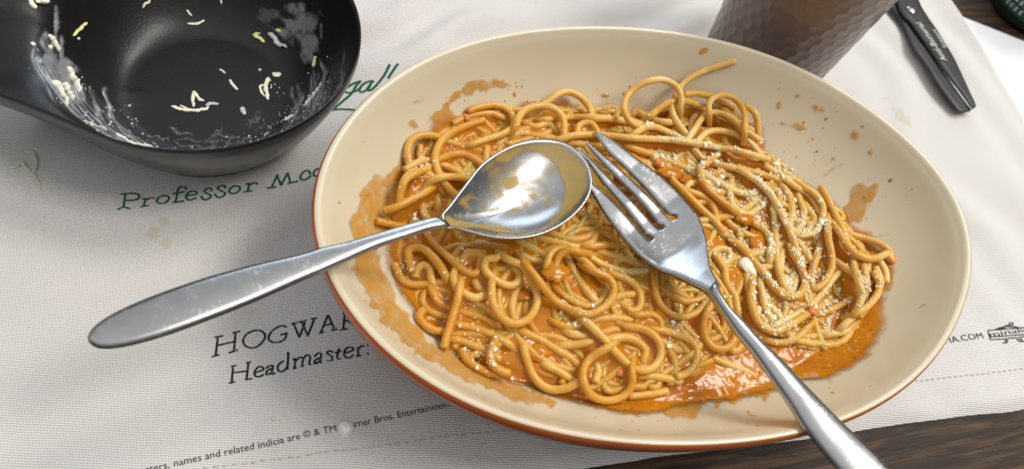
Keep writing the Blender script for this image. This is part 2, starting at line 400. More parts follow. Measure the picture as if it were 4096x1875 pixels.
# lettering: strokes traced on the cloth
def stroke_mesh(strokes, ox, oy, sc, w_flat, w_steep, zoff=.00016):
    V = []; F = []
    for st in strokes:
        P = catmull([(ox + x / sc, oy + y / sc) for x, y in st], 3.0)
        n = len(P); T = np.gradient(P, axis=0); T /= np.linalg.norm(T, axis=1)[:, None] + 1e-9
        steep = np.abs(T[:, 1]); ww = (w_flat + (w_steep - w_flat) * steep) / sc
        NP = np.stack([-T[:, 1], T[:, 0]], 1)
        Lp = on(P + NP * ww[:, None] / 2, towel_z, -.001, .006); Rp = on(P - NP * ww[:, None] / 2, towel_z, -.001, .006)
        b = len(V)
        for i in range(n):
            for q in (Lp[i], Rp[i]): V.append((q[0], q[1], q[2] + zoff))
        for i in range(n - 1): F.append((b + 2 * i, b + 2 * i + 1, b + 2 * i + 3, b + 2 * i + 2))
    return V, F
P1 = {'letter_p': [[(110, 610), (135, 440)], [(35, 642), (110, 605), (160, 622), (205, 626)], [(75, 442), (180, 434), (270, 435), (312, 462), (300, 500), (240, 520), (125, 522)]],
 'letter_r': [[(395, 500), (370, 595)], [(330, 605), (440, 585)], [(345, 505), (400, 498)], [(388, 525), (440, 497), (510, 490)]],
 'letter_o': [[(620, 460), (560, 490), (540, 535), (580, 560), (650, 550), (695, 505), (680, 470), (620, 460)]],
 'letter_f': [[(920, 390), (900, 350), (850, 350), (810, 390), (795, 470), (780, 545)], [(740, 552), (890, 530)], [(740, 440), (900, 410)]],
 'letter_e': [[(920, 465), (1050, 440), (1040, 410), (980, 405), (930, 440), (915, 490), (950, 515), (1000, 510), (1050, 490)]],
 'letter_s': [[(1250, 405), (1230, 370), (1180, 375), (1150, 410), (1200, 440), (1240, 470), (1200, 505), (1150, 515), (1105, 468)]],
 'letter_s.001': [[(1425, 375), (1410, 335), (1350, 340), (1325, 375), (1380, 405), (1420, 430), (1390, 470), (1330, 485), (1280, 440)]],
 'letter_o.001': [[(1540, 335), (1490, 365), (1470, 410), (1510, 435), (1570, 420), (1610, 380), (1600, 345), (1540, 335)]],
 'letter_r.001': [[(1730, 300), (1710, 410)], [(1655, 415), (1770, 400)], [(1680, 315), (1740, 300)], [(1726, 335), (1770, 305), (1825, 295), (1825, 322)]],
 'letter_m': [[(2020, 350), (2095, 190)], [(2085, 190), (2140, 330)], [(2140, 330), (2225, 165)], [(2222, 160), (2262, 300)], [(1955, 366), (2080, 348)], [(2220, 308), (2360, 272)]],
 'letter_c': [[(2522, 190), (2490, 140), (2430, 155), (2390, 210), (2400, 250), (2450, 255), (2530, 205)]],
 'letter_g': [[(2640, 120), (2590, 125), (2560, 170), (2575, 210), (2630, 200)]]}
for nm, st in P1.items():
    V, F = stroke_mesh(st, 460, 640, 3.22, 18, 29); mesh(nm.split('.')[0], V, F, M['green'], cloth)
P2 = {'letter_n': [[(420, 795), (530, 735), (600, 610), (690, 550)], [(530, 620), (600, 570), (690, 555)], [(600, 600), (560, 715), (620, 712), (700, 660)]],
 'letter_g': [[(1050, 470), (930, 510), (800, 580), (712, 660), (780, 695), (880, 690), (960, 560), (1050, 470)], [(960, 560), (860, 720), (700, 860), (520, 1010)], [(870, 690), (960, 660), (1030, 610)]],
 'underline_swash': [[(170, 1112), (430, 1050), (620, 1022), (880, 1032), (1100, 1050)]],
 'letter_a': [[(1300, 465), (1170, 490), (1070, 560), (1020, 650), (1070, 690), (1160, 640), (1240, 530), (1300, 465)], [(1240, 530), (1195, 650), (1260, 640), (1340, 570)]],
 'letter_l': [[(1340, 570), (1500, 370), (1620, 140)], [(1580, 420), (1700, 240), (1780, 130)]]}
for nm, st in P2.items():
    V, F = stroke_mesh(st, 1230, 230, 4.9125, 32, 56); mesh(nm, V, F, M['green'], cloth)
P3 = {'letter_h': [[(170, 480), (140, 720)], [(85, 740), (190, 712)], [(125, 485), (240, 465)], [(400, 430), (380, 660)], [(310, 690), (430, 650)], [(360, 430), (460, 405)], [(170, 590), (395, 540)]],
 'letter_o': [[(640, 395), (540, 450), (500, 540), (550, 610), (650, 620), (740, 560), (790, 470), (740, 405), (640, 395)]],
 'letter_g': [[(1070, 352), (1010, 335), (920, 370), (850, 440), (835, 510), (890, 550), (980, 545), (1050, 500), (1065, 440)], [(985, 455), (1085, 428)]],
 'letter_w': [[(1160, 310), (1235, 485)], [(1235, 485), (1310, 290)], [(1270, 290), (1345, 465)], [(1345, 465), (1430, 250)], [(1130, 310), (1220, 290)], [(1230, 287), (1330, 265)], [(1390, 245), (1470, 235)]],
 'letter_a': [[(1515, 425), (1610, 195)], [(1612, 195), (1700, 390)], [(1550, 330), (1670, 305)], [(1490, 435), (1560, 415)], [(1650, 395), (1735, 380)]],
 'letter_r': [[(1830, 170), (1810, 380)], [(1770, 390), (1870, 370)], [(1795, 172), (1890, 160), (1925, 210), (1870, 260), (1825, 270)], [(1860, 255), (1980, 350), (2010, 345)]],
 'letter_t': [[(2130, 100), (2110, 310)], [(2040, 125), (2220, 80)]],
 'letter_h.001': [[(370, 860), (350, 1075)], [(310, 1087), (400, 1065)], [(340, 866), (415, 850)], [(570, 815), (545, 1030)], [(520, 1040), (620, 1025)], [(540, 822), (605, 805)], [(365, 950), (560, 925)]],
 'letter_e': [[(650, 950), (765, 908), (740, 870), (690, 880), (650, 940), (660, 990), (710, 1000), (770, 970)]],
 'letter_a.001': [[(800, 892), (840, 862), (890, 862), (872, 960), (920, 950)], [(880, 890), (810, 930), (810, 975), (872, 945)]],
 'letter_d': [[(1030, 792), (960, 850), (960, 920), (1020, 930), (1080, 870)], [(1070, 700), (1100, 685)], [(1092, 690), (1080, 910)]],
 'letter_m': [[(1150, 785), (1182, 768), (1170, 890)], [(1175, 805), (1240, 750), (1280, 762), (1270, 860)], [(1275, 780), (1330, 720), (1375, 740), (1365, 830), (1395, 840)], [(1150, 895), (1200, 882)], [(1250, 870), (1300, 857)]],
 'letter_a.002': [[(1430, 742), (1480, 692), (1522, 710), (1510, 810), (1545, 812)], [(1512, 748), (1440, 790), (1440, 830), (1510, 795)]],
 'letter_s': [[(1682, 685), (1630, 660), (1600, 692), (1660, 740), (1660, 785), (1590, 790)]],
 'letter_t.001': [[(1752, 630), (1732, 755), (1785, 765)], [(1700, 690), (1790, 662)]],
 'letter_e.001': [[(1835, 692), (1940, 652), (1910, 615), (1850, 632), (1820, 690), (1840, 745), (1900, 750), (1945, 712)]],
 'letter_r.001': [[(2000, 610), (2008, 730)], [(1975, 735), (2045, 722)], [(2005, 645), (2050, 597), (2088, 605)]],
 'colon': [[(2122, 592), (2140, 590)], [(2122, 702), (2142, 698)]]}
for nm, st in P3.items():
    V, F = stroke_mesh(st, 820, 1200, 3.2743, 19 if nm != 'colon' else 30, 30); mesh(nm.split('.')[0], V, F, M['black'], cloth)

def font_text(name, body, p0, p1, hpx, mat, parent, surf=None, shear=.0, zoff=.00016, z=None, spacing=1.0):
    """sans print laid on a surface from photo pixel p0 to p1, letter height hpx pixels"""
    cu = bpy.data.curves.new(name, 'FONT'); cu.body = body; cu.size = 1.0; cu.shear = shear; cu.space_character = spacing; cu.resolution_u = 2
    to = bpy.data.objects.new(name, cu); COL.objects.link(to)
    dg = bpy.context.evaluated_depsgraph_get(); dg.update()
    me = bpy.data.meshes.new_from_object(to.evaluated_get(dg))
    bpy.data.objects.remove(to); bpy.data.curves.remove(cu)
    v = np.array([tuple(q.co) for q in me.vertices]); Fc = [tuple(p.vertices) for p in me.polygons]; bpy.data.meshes.remove(me)
    x0, x1 = v[:, 0].min(), v[:, 0].max()
    if surf is not None:
        a = on([p0], surf, -.001, .03)[0]; b = on([p1], surf, -.001, .03)[0]
    else: a = at(*p0, z); b = at(*p1, z)
    d = b[:2] - a[:2]; L = np.linalg.norm(d); e = d / L; nrm = np.array([-e[1], e[0]])
    mid = at((p0[0] + p1[0]) / 2, (p0[1] + p1[1]) / 2, a[2]); k = (CH - a[2]) / abs(rays([p0])[0, 2]) / FPX
    sx = L / (x1 - x0); hh = hpx * k * 1.22 / .72
    if hpx < 0: pass
    q = a[:2] + np.outer((v[:, 0] - x0) * sx, e) + np.outer(v[:, 1] * hh, nrm)
    zz = (surf(q[:, 0], q[:, 1]) if surf is not None else np.full(len(q), z)) + zoff
    return mesh(name, np.c_[q, zz], Fc, mat, parent, smooth=False)
font_text('small_print_line', 'characters, names and related indicia are \u00a9 & TM Warner Bros. Entertainment Inc.', (476, 1912), (1862, 1612), 26, M['fine'], cloth, towel_z)
font_text('web_address', 'MINALIMA.COM', (3652, 1388), (3936, 1352), 22, M['fine'], cloth, towel_z)
# little banner emblem at the towel's right edge: frame, lettering, scrolls above and below
EM = [[(1385, 500), (1430, 640), (1470, 790)], [(1400, 492), (1900, 455), (2576, 400), (3000, 370)], [(1460, 800), (1950, 765), (2576, 700), (3000, 665)], [(1480, 705), (2000, 670), (2576, 625), (3000, 590)],
      [(1640, 470), (1780, 410), (2000, 370), (2200, 372), (2400, 400)], [(1900, 400), (2000, 330), (2080, 340), (2130, 380)], [(2090, 255), (2200, 245), (2215, 310), (2120, 310), (2090, 255)],
      [(1700, 440), (1850, 420), (2000, 440)], [(2000, 780), (1990, 880)], [(1930, 820), (2070, 830)], [(1870, 900), (2040, 890)], [(2330, 770), (2450, 860), (2500, 790), (2400, 760)], [(2480, 850), (2700, 850)]]
V, F = stroke_mesh(EM, 3780, 1260, 8.152, 34, 36); mesh('banner_emblem', V, F, M['black'], cloth)
font_text('banner_lettering', 'minalima', (3962, 1346), (4150, 1326), 17, M['black'], cloth, towel_z)
# hem stitches
V, F = [], []
for a in np.arange(A0 + .01, A1 - .004, .0026):
    b = .0675 + .0010 * math.sin(a * 9) + random.uniform(-.00015, .00015)
    for da, db, sl in ((0, 0, 0),):
        p = [(a, b), (a + .0016, b + .0001)]
        q0 = p[0][0] * ca + p[0][1] * cb; q1 = p[1][0] * ca + p[1][1] * cb
        v_, f_ = tube([(q0[0], q0[1], float(towel_z(*q0)) + .00005), ((q0[0] + q1[0]) / 2, (q0[1] + q1[1]) / 2, float(towel_z(*q0)) + .0003), (q1[0], q1[1], float(towel_z(*q1)) + .00005)], .00022, 5)
        F += [tuple(i + len(V) for i in f) for f in f_]; V += v_.tolist()
tag(mesh('hem_stitching', V, F, mat_plain('thread', (.62, .58, .50), .8), cloth), kind='stuff')

def film(name, poly, surf, mat, parent, step=7, off=.0003, soft=26, lo=.0, hi=.06, swell=0.0, rough_=0.0, **kw):
    """thin patch of liquid lying on a surface, outline traced"""
    poly = np.asarray(poly, float); x0, y0 = poly.min(0) - step - 2 * rough_; x1, y1 = poly.max(0) + step + 2 * rough_
    gx = np.arange(x0, x1, step); gy = np.arange(y0, y1, step); GX, GY = np.meshgrid(gx, gy, indexing='ij')
    P = np.stack([GX.ravel(), GY.ravel()], 1); ins = inside(P, poly); d = polydist(P, poly); sd = np.where(ins, d, -d); sd = sd + rough_ * (vnoise(P[:, 0], P[:, 1], 34, 61) + .6 * vnoise(P[:, 0], P[:, 1], 13, 62))
    keep = sd > -step * 1.2; idx = -np.ones(len(P), int); idx[keep] = np.arange(keep.sum())
    dens = np.clip(sd[keep] / soft, 0, 1)
    W = on(P[keep], surf, lo, hi); W[:, 2] = surf(W[:, 0], W[:, 1]) + off + swell * np.sqrt(dens)
    F = []; ny = len(gy)
    for i in range(len(gx) - 1):
        for j in range(ny - 1):
            q = (i * ny + j, (i + 1) * ny + j, (i + 1) * ny + j + 1, i * ny + j + 1)
            if all(keep[k] for k in q): F.append([idx[k] for k in q][::-1])
    return mesh(name, W, F, mat, parent, attr={'dens': dens}, **kw)
def blob_poly(cx, cy, rx, ry, rot=0, n=16, jag=.18):
    out = []
    for k in range(n):
        a = 2 * math.pi * k / n; r = 1 + random.uniform(-jag, jag); x, y = rx * r * math.cos(a), ry * r * math.sin(a)
        out.append((cx + x * math.cos(rot) - y * math.sin(rot), cy + x * math.sin(rot) + y * math.cos(rot)))
    return out
for args in ((655, 888, 34, 22), (665, 975, 24, 34), (610, 930, 30, 40), (3610, 470, 60, 26, .8), (3540, 395, 22, 14)):
    film('stain', blob_poly(*args), towel_z, M['stain'], cloth, step=6, off=.00012, soft=18, lo=-.001, hi=.006)

pm = mat_plain('white_paper', (.86, .86, .88), .55, var=.02)
def paper_corner(a, b): return a * ca + b * cb
pp = [at(3800, 52)[:2], at(4500, 330)[:2], at(4500, 900)[:2], at(3700, 400)[:2]]
V = [(p[0], p[1], .0001) for p in pp] + [(p[0], p[1], .0005) for p in pp]
mesh('paper_sheet', V, [(0, 1, 5, 4), (1, 2, 6, 5), (2, 3, 7, 6), (3, 0, 4, 7), (4, 5, 6, 7), (3, 2, 1, 0)], pm, smooth=False)
tag(bpy.data.objects['paper_sheet'], 'smooth white sheet tucked under the right edge of the tea towel', 'paper'); fix_normals(bpy.data.objects['paper_sheet'])

# ------------------------------------------------------------------ oval bowl
BC = np.array([.04317, .16240]); E1 = np.array([.87257, .48850]); E2 = np.array([-.48850, .87257]); SA, SB = .11157, .07848
HC = [1.0, .0002, -.0004, .0004, -.001, .0032, -.0041, -.0018, .0009, .0040, -.0015, .0036, -.0016]
def rim_scale(ph):
    r = HC[0] + 0 * ph
    for k in range(1, 7): r = r + HC[2 * k - 1] * np.cos(k * ph) + HC[2 * k] * np.sin(k * ph)
    return r
def bowl_t(x, y):
    x = np.asarray(x, float) - BC[0]; y = np.asarray(y, float) - BC[1]
    u = (x * E1[0] + y * E1[1]) / SA; v = (x * E2[0] + y * E2[1]) / SB
    return np.hypot(u, v) / rim_scale(np.arctan2(v, u)), np.arctan2(v, u)
IN_T = np.array([0, .3, .5, .65, .75, .82, .88, .925, .955, .972, .984, .993])
IN_Z = np.array([.0105, .0112, .0135, .0185, .0246, .0302, .0362, .0421, .0469, .0493, .0503, .0503])
TT = np.linspace(0, .993, 400); ZZ = np.interp(TT, IN_T, IN_Z); ZZ = smooth1(ZZ, 8); ZZ[-8:] = np.interp(TT[-8:], IN_T, IN_Z)
def bowl_z(x, y):
    t, _ = bowl_t(x, y); return np.where(t <= .993, np.interp(t, TT, ZZ), -1.0)
def bowl_ring(t, ph):
    s_ = rim_scale(ph) * t; return BC[0] + E1[0] * SA * s_ * np.cos(ph) + E2[0] * SB * s_ * np.sin(ph), BC[1] + E1[1] * SA * s_ * np.cos(ph) + E2[1] * SB * s_ * np.sin(ph)
bowl = empty('oval_bowl', (BC[0], BC[1], .0014), 'oval cream bowl with orange outside holding spaghetti, on the tea towel', 'bowl')
PH = np.linspace(0, 2 * np.pi, 193)[:-1]
def bowl_lathe(name, prof, mat):
    V = []
    for t, z in prof:
        x, y = bowl_ring(t, PH); V += [(a, b, z) for a, b in zip(x, y)]
    return fix_normals(mesh(name, V, gridfaces(len(prof), len(PH), True), mat, bowl))
prof = [(t, float(np.interp(t, TT, ZZ))) for t in np.r_[.004, np.linspace(.05, .9, 40), np.linspace(.91, .993, 16)]]
prof += [(.9965, .0501)]
glaze = bowl_lathe('inner_glaze', prof, M['cream'])
o2 = bowl_lathe('rim_line', [(.9965, .0501), (1.0005, .0497), (1.0035, .0489), (1.0045, .0478), (1.0035, .0464), (.999, .0448)], M['orange'])
bowl_lathe('outer_wall', [(.999, .0448), (.990, .0415), (.968, .0360), (.925, .0285), (.86, .0205), (.77, .0125), (.67, .0065), (.60, .0042), (.585, .0016), (.52, .0016), (.50, .004), (.004, .004)], M['outer'])

# ------------------------------------------------------------------ spaghetti heap
foot_px = [(1540, 900), (1560, 760), (1620, 600), (1760, 470), (1880, 420), (2080, 390), (2250, 400), (2480, 430), (2640, 420), (2800, 380), (2960, 400), (3030, 470), (3060, 600), (3200, 720), (3320, 800), (3430, 900), (3530, 1010), (3550, 1120),
           (3500, 1280), (3420, 1390), (3250, 1420), (3050, 1400), (2850, 1480), (2750, 1560), (2620, 1590), (2420, 1610), (2200, 1570), (2020, 1530), (1850, 1460), (1720, 1350), (1620, 1220), (1570, 1100), (1535, 1000)]
fw_ = on(foot_px, bowl_z); hc = fw_[:, :2].mean(0)
fa = np.arctan2(fw_[:, 1] - hc[1], fw_[:, 0] - hc[0]); fr = np.hypot(fw_[:, 0] - hc[0], fw_[:, 1] - hc[1]); od = np.argsort(fa)
fa, fr = fa[od], fr[od]; fa = np.r_[fa - 2 * np.pi, fa, fa + 2 * np.pi]; fr = np.r_[fr, fr, fr]
def heap_d(x, y):
    dx = np.asarray(x, float) - hc[0]; dy = np.asarray(y, float) - hc[1]
    return np.hypot(dx, dy) / np.interp(np.arctan2(dy, dx), fa, fr)
POOL = .0248
def heap_base(x, y):
    d = heap_d(x, y); bz = bowl_z(x, y)
    dome = .0075 * np.sqrt(np.clip(1 - d ** 2, 0, 1))
    return np.maximum(bz + .0011, POOL - .0012 + dome + .0009 * vnoise(x, y, .012, 21))
RS = .00127
SETS = {'A': (1300, 300, 1.684), 'B': (2400, 400, 2.3586), 'C': (2900, 600, 1.68375), 'D': (1500, 950, 2.14375), 'E': (2100, 950, 1.68375), 'F': (2200, 60, 2.358), 'G': (2600, 900, 1.4738), 'H': (1200, 700, 2.358)}
# traced strands: set, layer (0 low .. 3 top), extra lift in mm at the middle, points
ST = [
 ('A', 2, 0, [(1070, 305), (960, 340), (850, 390), (780, 450), (745, 540), (750, 620), (790, 710), (850, 780), (910, 840)]),
 ('A', 2, 1, [(965, 245), (1050, 215), (1150, 205), (1230, 235), (1270, 290), (1265, 350), (1200, 395), (1100, 430), (1000, 465)]),
 ('A', 1, 1, [(570, 610), (555, 530), (575, 450), (640, 410), (730, 410), (800, 440), (900, 475), (1000, 500), (1090, 530)]),
 ('A', 2, 2, [(1290, 330), (1305, 285), (1350, 235), (1430, 210), (1510, 215), (1580, 255), (1610, 320), (1610, 400)]),
 ('A', 1, 3, [(1400, 250), (1470, 200), (1510, 175), (1570, 130), (1640, 115), (1720, 150), (1780, 220), (1800, 300), (1810, 390)]),
 ('A', 1, 0, [(1170, 460), (1230, 420), (1300, 395), (1370, 390)]),
 ('A', 1, 0, [(540, 640), (650, 580), (740, 590), (830, 620), (920, 670)]),
 ('A', 1, 0, [(520, 740), (545, 690), (600, 650), (680, 660), (740, 700), (780, 760)]),
 ('A', 2, 1, [(700, 980), (655, 900), (655, 800), (700, 725), (790, 690), (900, 690), (990, 710)]),
 ('A', 2, 0, [(400, 915), (480, 890), (560, 850), (640, 810)]),
 ('A', 1, 0, [(500, 860), (515, 770), (550, 700), (640, 650)]),
 ('A', 1, 0, [(350, 985), (430, 1000), (520, 1020), (620, 1030)]),
 ('A', 1, 0, [(1500, 300), (1620, 290), (1750, 285), (1900, 292), (2050, 310), (2180, 330)]),
 ('A', 2, 0, [(1560, 440), (1700, 405), (1900, 410), (2100, 430), (2300, 450), (2420, 470)]),
 ('A', 1, 0, [(1640, 455), (1780, 480), (1900, 520), (2050, 560), (2200, 610)]),
 ('A', 1, 0, [(1700, 400), (1705, 350), (1740, 325), (1800, 330), (1840, 390)]),
 ('A', 1, 0, [(1095, 490), (1085, 540), (1080, 600)]),
 ('A', 1, 0, [(790, 560), (860, 535), (950, 540), (1040, 590), (1090, 640)]),
 ('A', 0, 0, [(860, 330), (920, 300), (1010, 270), (1120, 260), (1200, 290)]),
 ('A', 0, 0, [(640, 480), (640, 560), (680, 620), (760, 660)]),
 ('A', 0, 0, [(1350, 330), (1420, 350), (1500, 330), (1560, 380)]),
 ('A', 0, 0, [(760, 860), (760, 790), (810, 740), (850, 830), (840, 900)]),
 ('A', 0, 0, [(900, 440), (940, 380), (1000, 350), (1060, 380)]),
 ('A', 0, 0, [(500, 960), (510, 900), (520, 840)]),
 ('A', 0, 0, [(1820, 620), (1900, 700), (1950, 780), (2000, 860), (2100, 950)]),
 ('A', 0, 0, [(1850, 560), (1960, 640), (2080, 740), (2180, 850), (2260, 960)]),
 ('F', 2, 6, [(850, 1070), (760, 1010), (710, 930), (700, 840), (740, 750), (820, 680), (920, 630), (1040, 610), (1140, 640), (1210, 700), (1240, 790), (1230, 860)]),
 ('F', 1, 5, [(1745, 435), (1620, 470), (1500, 510), (1380, 560), (1290, 620), (1230, 680), (1180, 770), (1150, 870), (1170, 960), (1220, 1040), (1280, 1120)]),
 ('F', 2, 1, [(950, 950), (1020, 890), (1120, 830), (1230, 810), (1340, 830), (1430, 880), (1530, 950), (1600, 1000), (1700, 1040), (1830, 1100), (1940, 1160)]),
 ('F', 1, 1, [(1270, 750), (1380, 740), (1480, 760), (1560, 800), (1660, 830), (1740, 880)]),
 ('F', 3, 1, [(1310, 1160), (1370, 1070), (1430, 980), (1520, 920), (1620, 930), (1720, 980), (1800, 1050), (1900, 1130), (1970, 1180)]),
 ('F', 3, 3, [(1500, 930), (1500, 840), (1550, 780), (1640, 755), (1740, 790), (1810, 870), (1840, 960), (1840, 1060)]),
 ('F', 1, 2, [(1840, 860), (1900, 890), (1950, 960), (1960, 1050), (1965, 1150), (1940, 1200)]),
 ('F', 1, 0, [(840, 920), (900, 960), (1000, 1000), (1080, 1010)]),
 ('F', 1, 0, [(420, 980), (560, 980), (700, 1000), (800, 1020)]),
 ('F', 2, 0, [(830, 1100), (900, 1060), (1000, 1060), (1100, 1100), (1200, 1150)]),
 ('F', 0, 0, [(1060, 930), (1050, 1020), (1100, 1080), (1180, 1130)]),
 ('F', 0, 0, [(1600, 870), (1680, 930), (1730, 1000), (1750, 1080)]),
 ('F', 0, 0, [(1330, 1100), (1340, 1000), (1380, 940), (1460, 900)]),
 ('B', 3, 0, [(0, 330), (150, 345), (300, 360), (500, 370), (700, 380), (900, 410), (1100, 450), (1300, 480), (1450, 520), (1590, 560)]),
 ('B', 2, 1, [(920, 390), (1000, 310), (1100, 290), (1230, 310), (1350, 360), (1440, 430), (1500, 510)]),
 ('B', 2, 0, [(900, 480), (950, 540), (1050, 590), (1200, 630), (1400, 670), (1550, 710), (1680, 750)]),
 ('B', 3, 1, [(1000, 600), (948, 625), (950, 720), (1000, 820), (1080, 900), (1170, 970), (1250, 1030)]),
 ('B', 2, 0, [(960, 680), (1040, 740), (1150, 800), (1280, 860), (1400, 890), (1450, 870)]),
 ('B', 2, 0, [(380, 480), (550, 540), (700, 600), (830, 660), (930, 730)]),
 ('B', 3, 0, [(560, 620), (620, 680), (700, 770), (790, 860), (880, 950), (970, 1040), (1060, 1120), (1130, 1200)]),
 ('B', 1, 1, [(810, 850), (830, 800), (900, 780), (970, 800)]),
 ('B', 1, 0, [(860, 870), (950, 900), (1030, 950), (1080, 1040), (1100, 1120)]),
 ('B', 2, 0, [(1230, 910), (1240, 980), (1300, 1040), (1400, 1080), (1480, 1030), (1560, 960)]),
 ('B', 1, 0, [(1170, 350), (1190, 420), (1260, 470), (1330, 500)]),
 ('B', 2, 0, [(1400, 720), (1520, 790), (1600, 880), (1651, 960), (1690, 1040)]),
 ('B', 1, 0, [(1100, 690), (1200, 650), (1350, 690), (1500, 740)]),
 ('B', 1, 0, [(500, 420), (650, 440), (800, 480), (880, 560)]),
 ('B', 1, 0, [(0, 440), (150, 470), (300, 540), (430, 620), (520, 700)]),
 ('B', 0, 0, [(950, 500), (1060, 480), (1180, 500), (1250, 560)]),
 ('B', 0, 0, [(1100, 760), (1180, 700), (1240, 740), (1230, 820)]),
 ('B', 0, 0, [(620, 100), (660, 200), (740, 280), (800, 340)]),
 ('C', 3, 0, [(160, 170), (230, 220), (300, 290), (350, 370), (390, 450), (430, 530), (460, 610), (495, 715)]),
 ('C', 2, 0, [(480, 600), (540, 690), (595, 765)]),
 ('C', 2, 0, [(300, 130), (400, 190), (480, 250), (560, 300), (610, 370), (650, 450)]),
 ('C', 2, 1, [(645, 250), (680, 310), (720, 390), (760, 470), (800, 560), (830, 640)]),
 ('C', 2, 1, [(770, 560), (830, 650), (900, 710), (1000, 730), (1095, 695)]),
 ('C', 1, 0, [(850, 570), (960, 600), (1060, 640), (1110, 690), (1110, 740)]),
 ('C', 3, 1, [(60, 620), (100, 645), (170, 720), (250, 820), (330, 920), (420, 985), (500, 970), (540, 900), (520, 810), (480, 730)]),
 ('C', 2, 0, [(330, 400), (340, 560), (345, 680), (360, 800), (390, 900)]),
 ('C', 3, 0, [(665, 560), (640, 640), (610, 740), (580, 850), (590, 930), (660, 900), (710, 820), (720, 720), (700, 620), (690, 540)]),
 ('C', 2, 0, [(750, 750), (820, 800), (890, 850), (950, 890)]),
 ('C', 1, 0, [(850, 880), (850, 970), (840, 1050), (820, 1120)]),
 ('C', 2, 0, [(890, 860), (920, 960), (900, 1050), (860, 1120), (800, 1179)]),
 ('C', 2, 0, [(1000, 820), (1040, 900), (1020, 980), (960, 1050), (900, 1090)]),
 ('C', 1, 0, [(1040, 750), (1080, 820), (1085, 890)]),
 ('C', 1, 0, [(960, 740), (960, 820), (985, 900)]),
 ('C', 2, 0, [(530, 250), (600, 290), (660, 380), (650, 470), (620, 540), (560, 570), (480, 570)]),
 ('C', 1, 0, [(500, 330), (530, 420), (510, 510), (460, 560)]),
 ('C', 1, 0, [(330, 180), (420, 290), (450, 390), (440, 480)]),
 ('C', 2, 0, [(150, 880), (170, 980), (200, 1080), (260, 1150)]),
 ('C', 2, 0, [(230, 880), (250, 960), (270, 1050), (300, 1120)]),
 ('C', 2, 0, [(340, 1179), (450, 1120), (560, 1060), (640, 980), (700, 900)]),
 ('C', 1, 0, [(600, 1100), (700, 1080), (800, 1030), (850, 1000)]),
 ('C', 2, 0, [(80, 440), (200, 500), (280, 560), (310, 640), (300, 740)]),
 ('C', 1, 0, [(380, 720), (370, 820), (400, 900), (430, 960)]),
 ('C', 0, 0, [(560, 400), (600, 470), (560, 540), (500, 600)]),
 ('C', 0, 0, [(740, 830), (780, 900), (820, 980)]),
 ('C', 0, 0, [(480, 860), (460, 930), (440, 1000)]),
 ('C', 0, 0, [(700, 470), (780, 620), (850, 740), (900, 830)]),
 ('D', 2, 2, [(320, 290), (290, 180), (290, 115), (340, 88), (420, 100), (490, 160), (550, 230), (590, 300)]),
 ('D', 3, 0, [(440, -40), (480, 20), (530, 80), (620, 160), (700, 230), (780, 290), (850, 310), (895, 280), (900, 230)]),
 ('D', 2, 0, [(680, 160), (740, 95), (850, 65), (970, 70), (1080, 85)]),
 ('D', 3, 1, [(1020, 180), (955, 190), (940, 260), (980, 320), (1060, 380), (1150, 410), (1210, 390), (1240, 320), (1200, 260)]),
 ('D', 1, 0, [(170, 230), (210, 330), (260, 385), (340, 405), (450, 400), (560, 380), (650, 380)]),
 ('D', 2, 0, [(690, 270), (670, 340), (700, 420), (770, 480), (860, 515), (940, 490)]),
 ('D', 3, 1, [(720, 470), (700, 560), (670, 660), (640, 760), (610, 860), (595, 940)]),
 ('D', 3, 2, [(1000, 430), (1010, 550), (1060, 650), (1140, 720), (1220, 735), (1320, 690), (1380, 590), (1390, 500), (1360, 410), (1310, 310), (1260, 240), (1150, 190)]),
 ('D', 2, 0, [(1270, 350), (1220, 430), (1190, 510), (1170, 600), (1190, 690), (1200, 780)]),
 ('D', 1, 0, [(690, 480), (600, 455), (500, 445), (430, 470), (405, 530), (430, 600), (500, 650), (600, 680), (700, 700)]),
 ('D', 1, 0, [(500, 480), (540, 550), (620, 600), (740, 640), (900, 680), (1020, 740)]),
 ('D', 2, 0, [(420, 620), (380, 660), (385, 700), (430, 750), (500, 790), (600, 805), (660, 810)]),
 ('D', 1, 0, [(640, 870), (750, 890), (850, 930), (950, 970), (1010, 1010)]),
 ('D', 1, 0, [(700, 740), (830, 770), (930, 800), (1050, 850), (1130, 900)]),
 ('D', 1, 0, [(780, 500), (880, 560), (960, 610), (1060, 690)]),
 ('D', 1, 0, [(740, 960), (780, 1040), (840, 1090), (930, 1140), (1050, 1175)]),
 ('D', 2, 1, [(1010, 930), (985, 1010), (1010, 1090), (1080, 1140), (1150, 1160)]),
 ('D', 2, 0, [(1260, 150), (1340, 190), (1440, 215), (1500, 260)]),
 ('D', 1, 0, [(1230, 30), (1340, 90), (1430, 140), (1500, 180)]),
 ('D', 1, 1, [(740, 210), (780, 150), (850, 130), (910, 160), (935, 210)]),
 ('D', 1, 0, [(345, 340), (360, 270), (420, 235), (475, 270), (480, 340)]),
 ('D', 0, 0, [(590, 360), (600, 280), (630, 210)]),
 ('D', 0, 0, [(810, 170), (825, 260), (840, 330)]),
 ('D', 0, 0, [(840, 330), (880, 420), (930, 470)]),
 ('E', 3, 3, [(150, 350), (138, 280), (140, 220), (170, 110), (230, 72), (300, 85), (380, 140), (450, 200), (500, 260)]),
 ('E', 3, 2, [(200, 230), (225, 130), (290, 85), (350, 95)]),
 ('E', 3, 2, [(470, 230), (560, 270), (600, 350), (570, 430), (500, 490), (410, 515), (300, 480), (200, 420), (130, 340), (60, 250), (10, 190)]),
 ('E', 2, 0, [(190, 330), (290, 410), (400, 460), (480, 450), (540, 390), (560, 330)]),
 ('E', 2, 0, [(300, 170), (350, 260), (400, 340), (450, 400)]),
 ('E', 2, 0, [(330, 80), (420, 120), (500, 170), (600, 210), (700, 230), (820, 225)]),
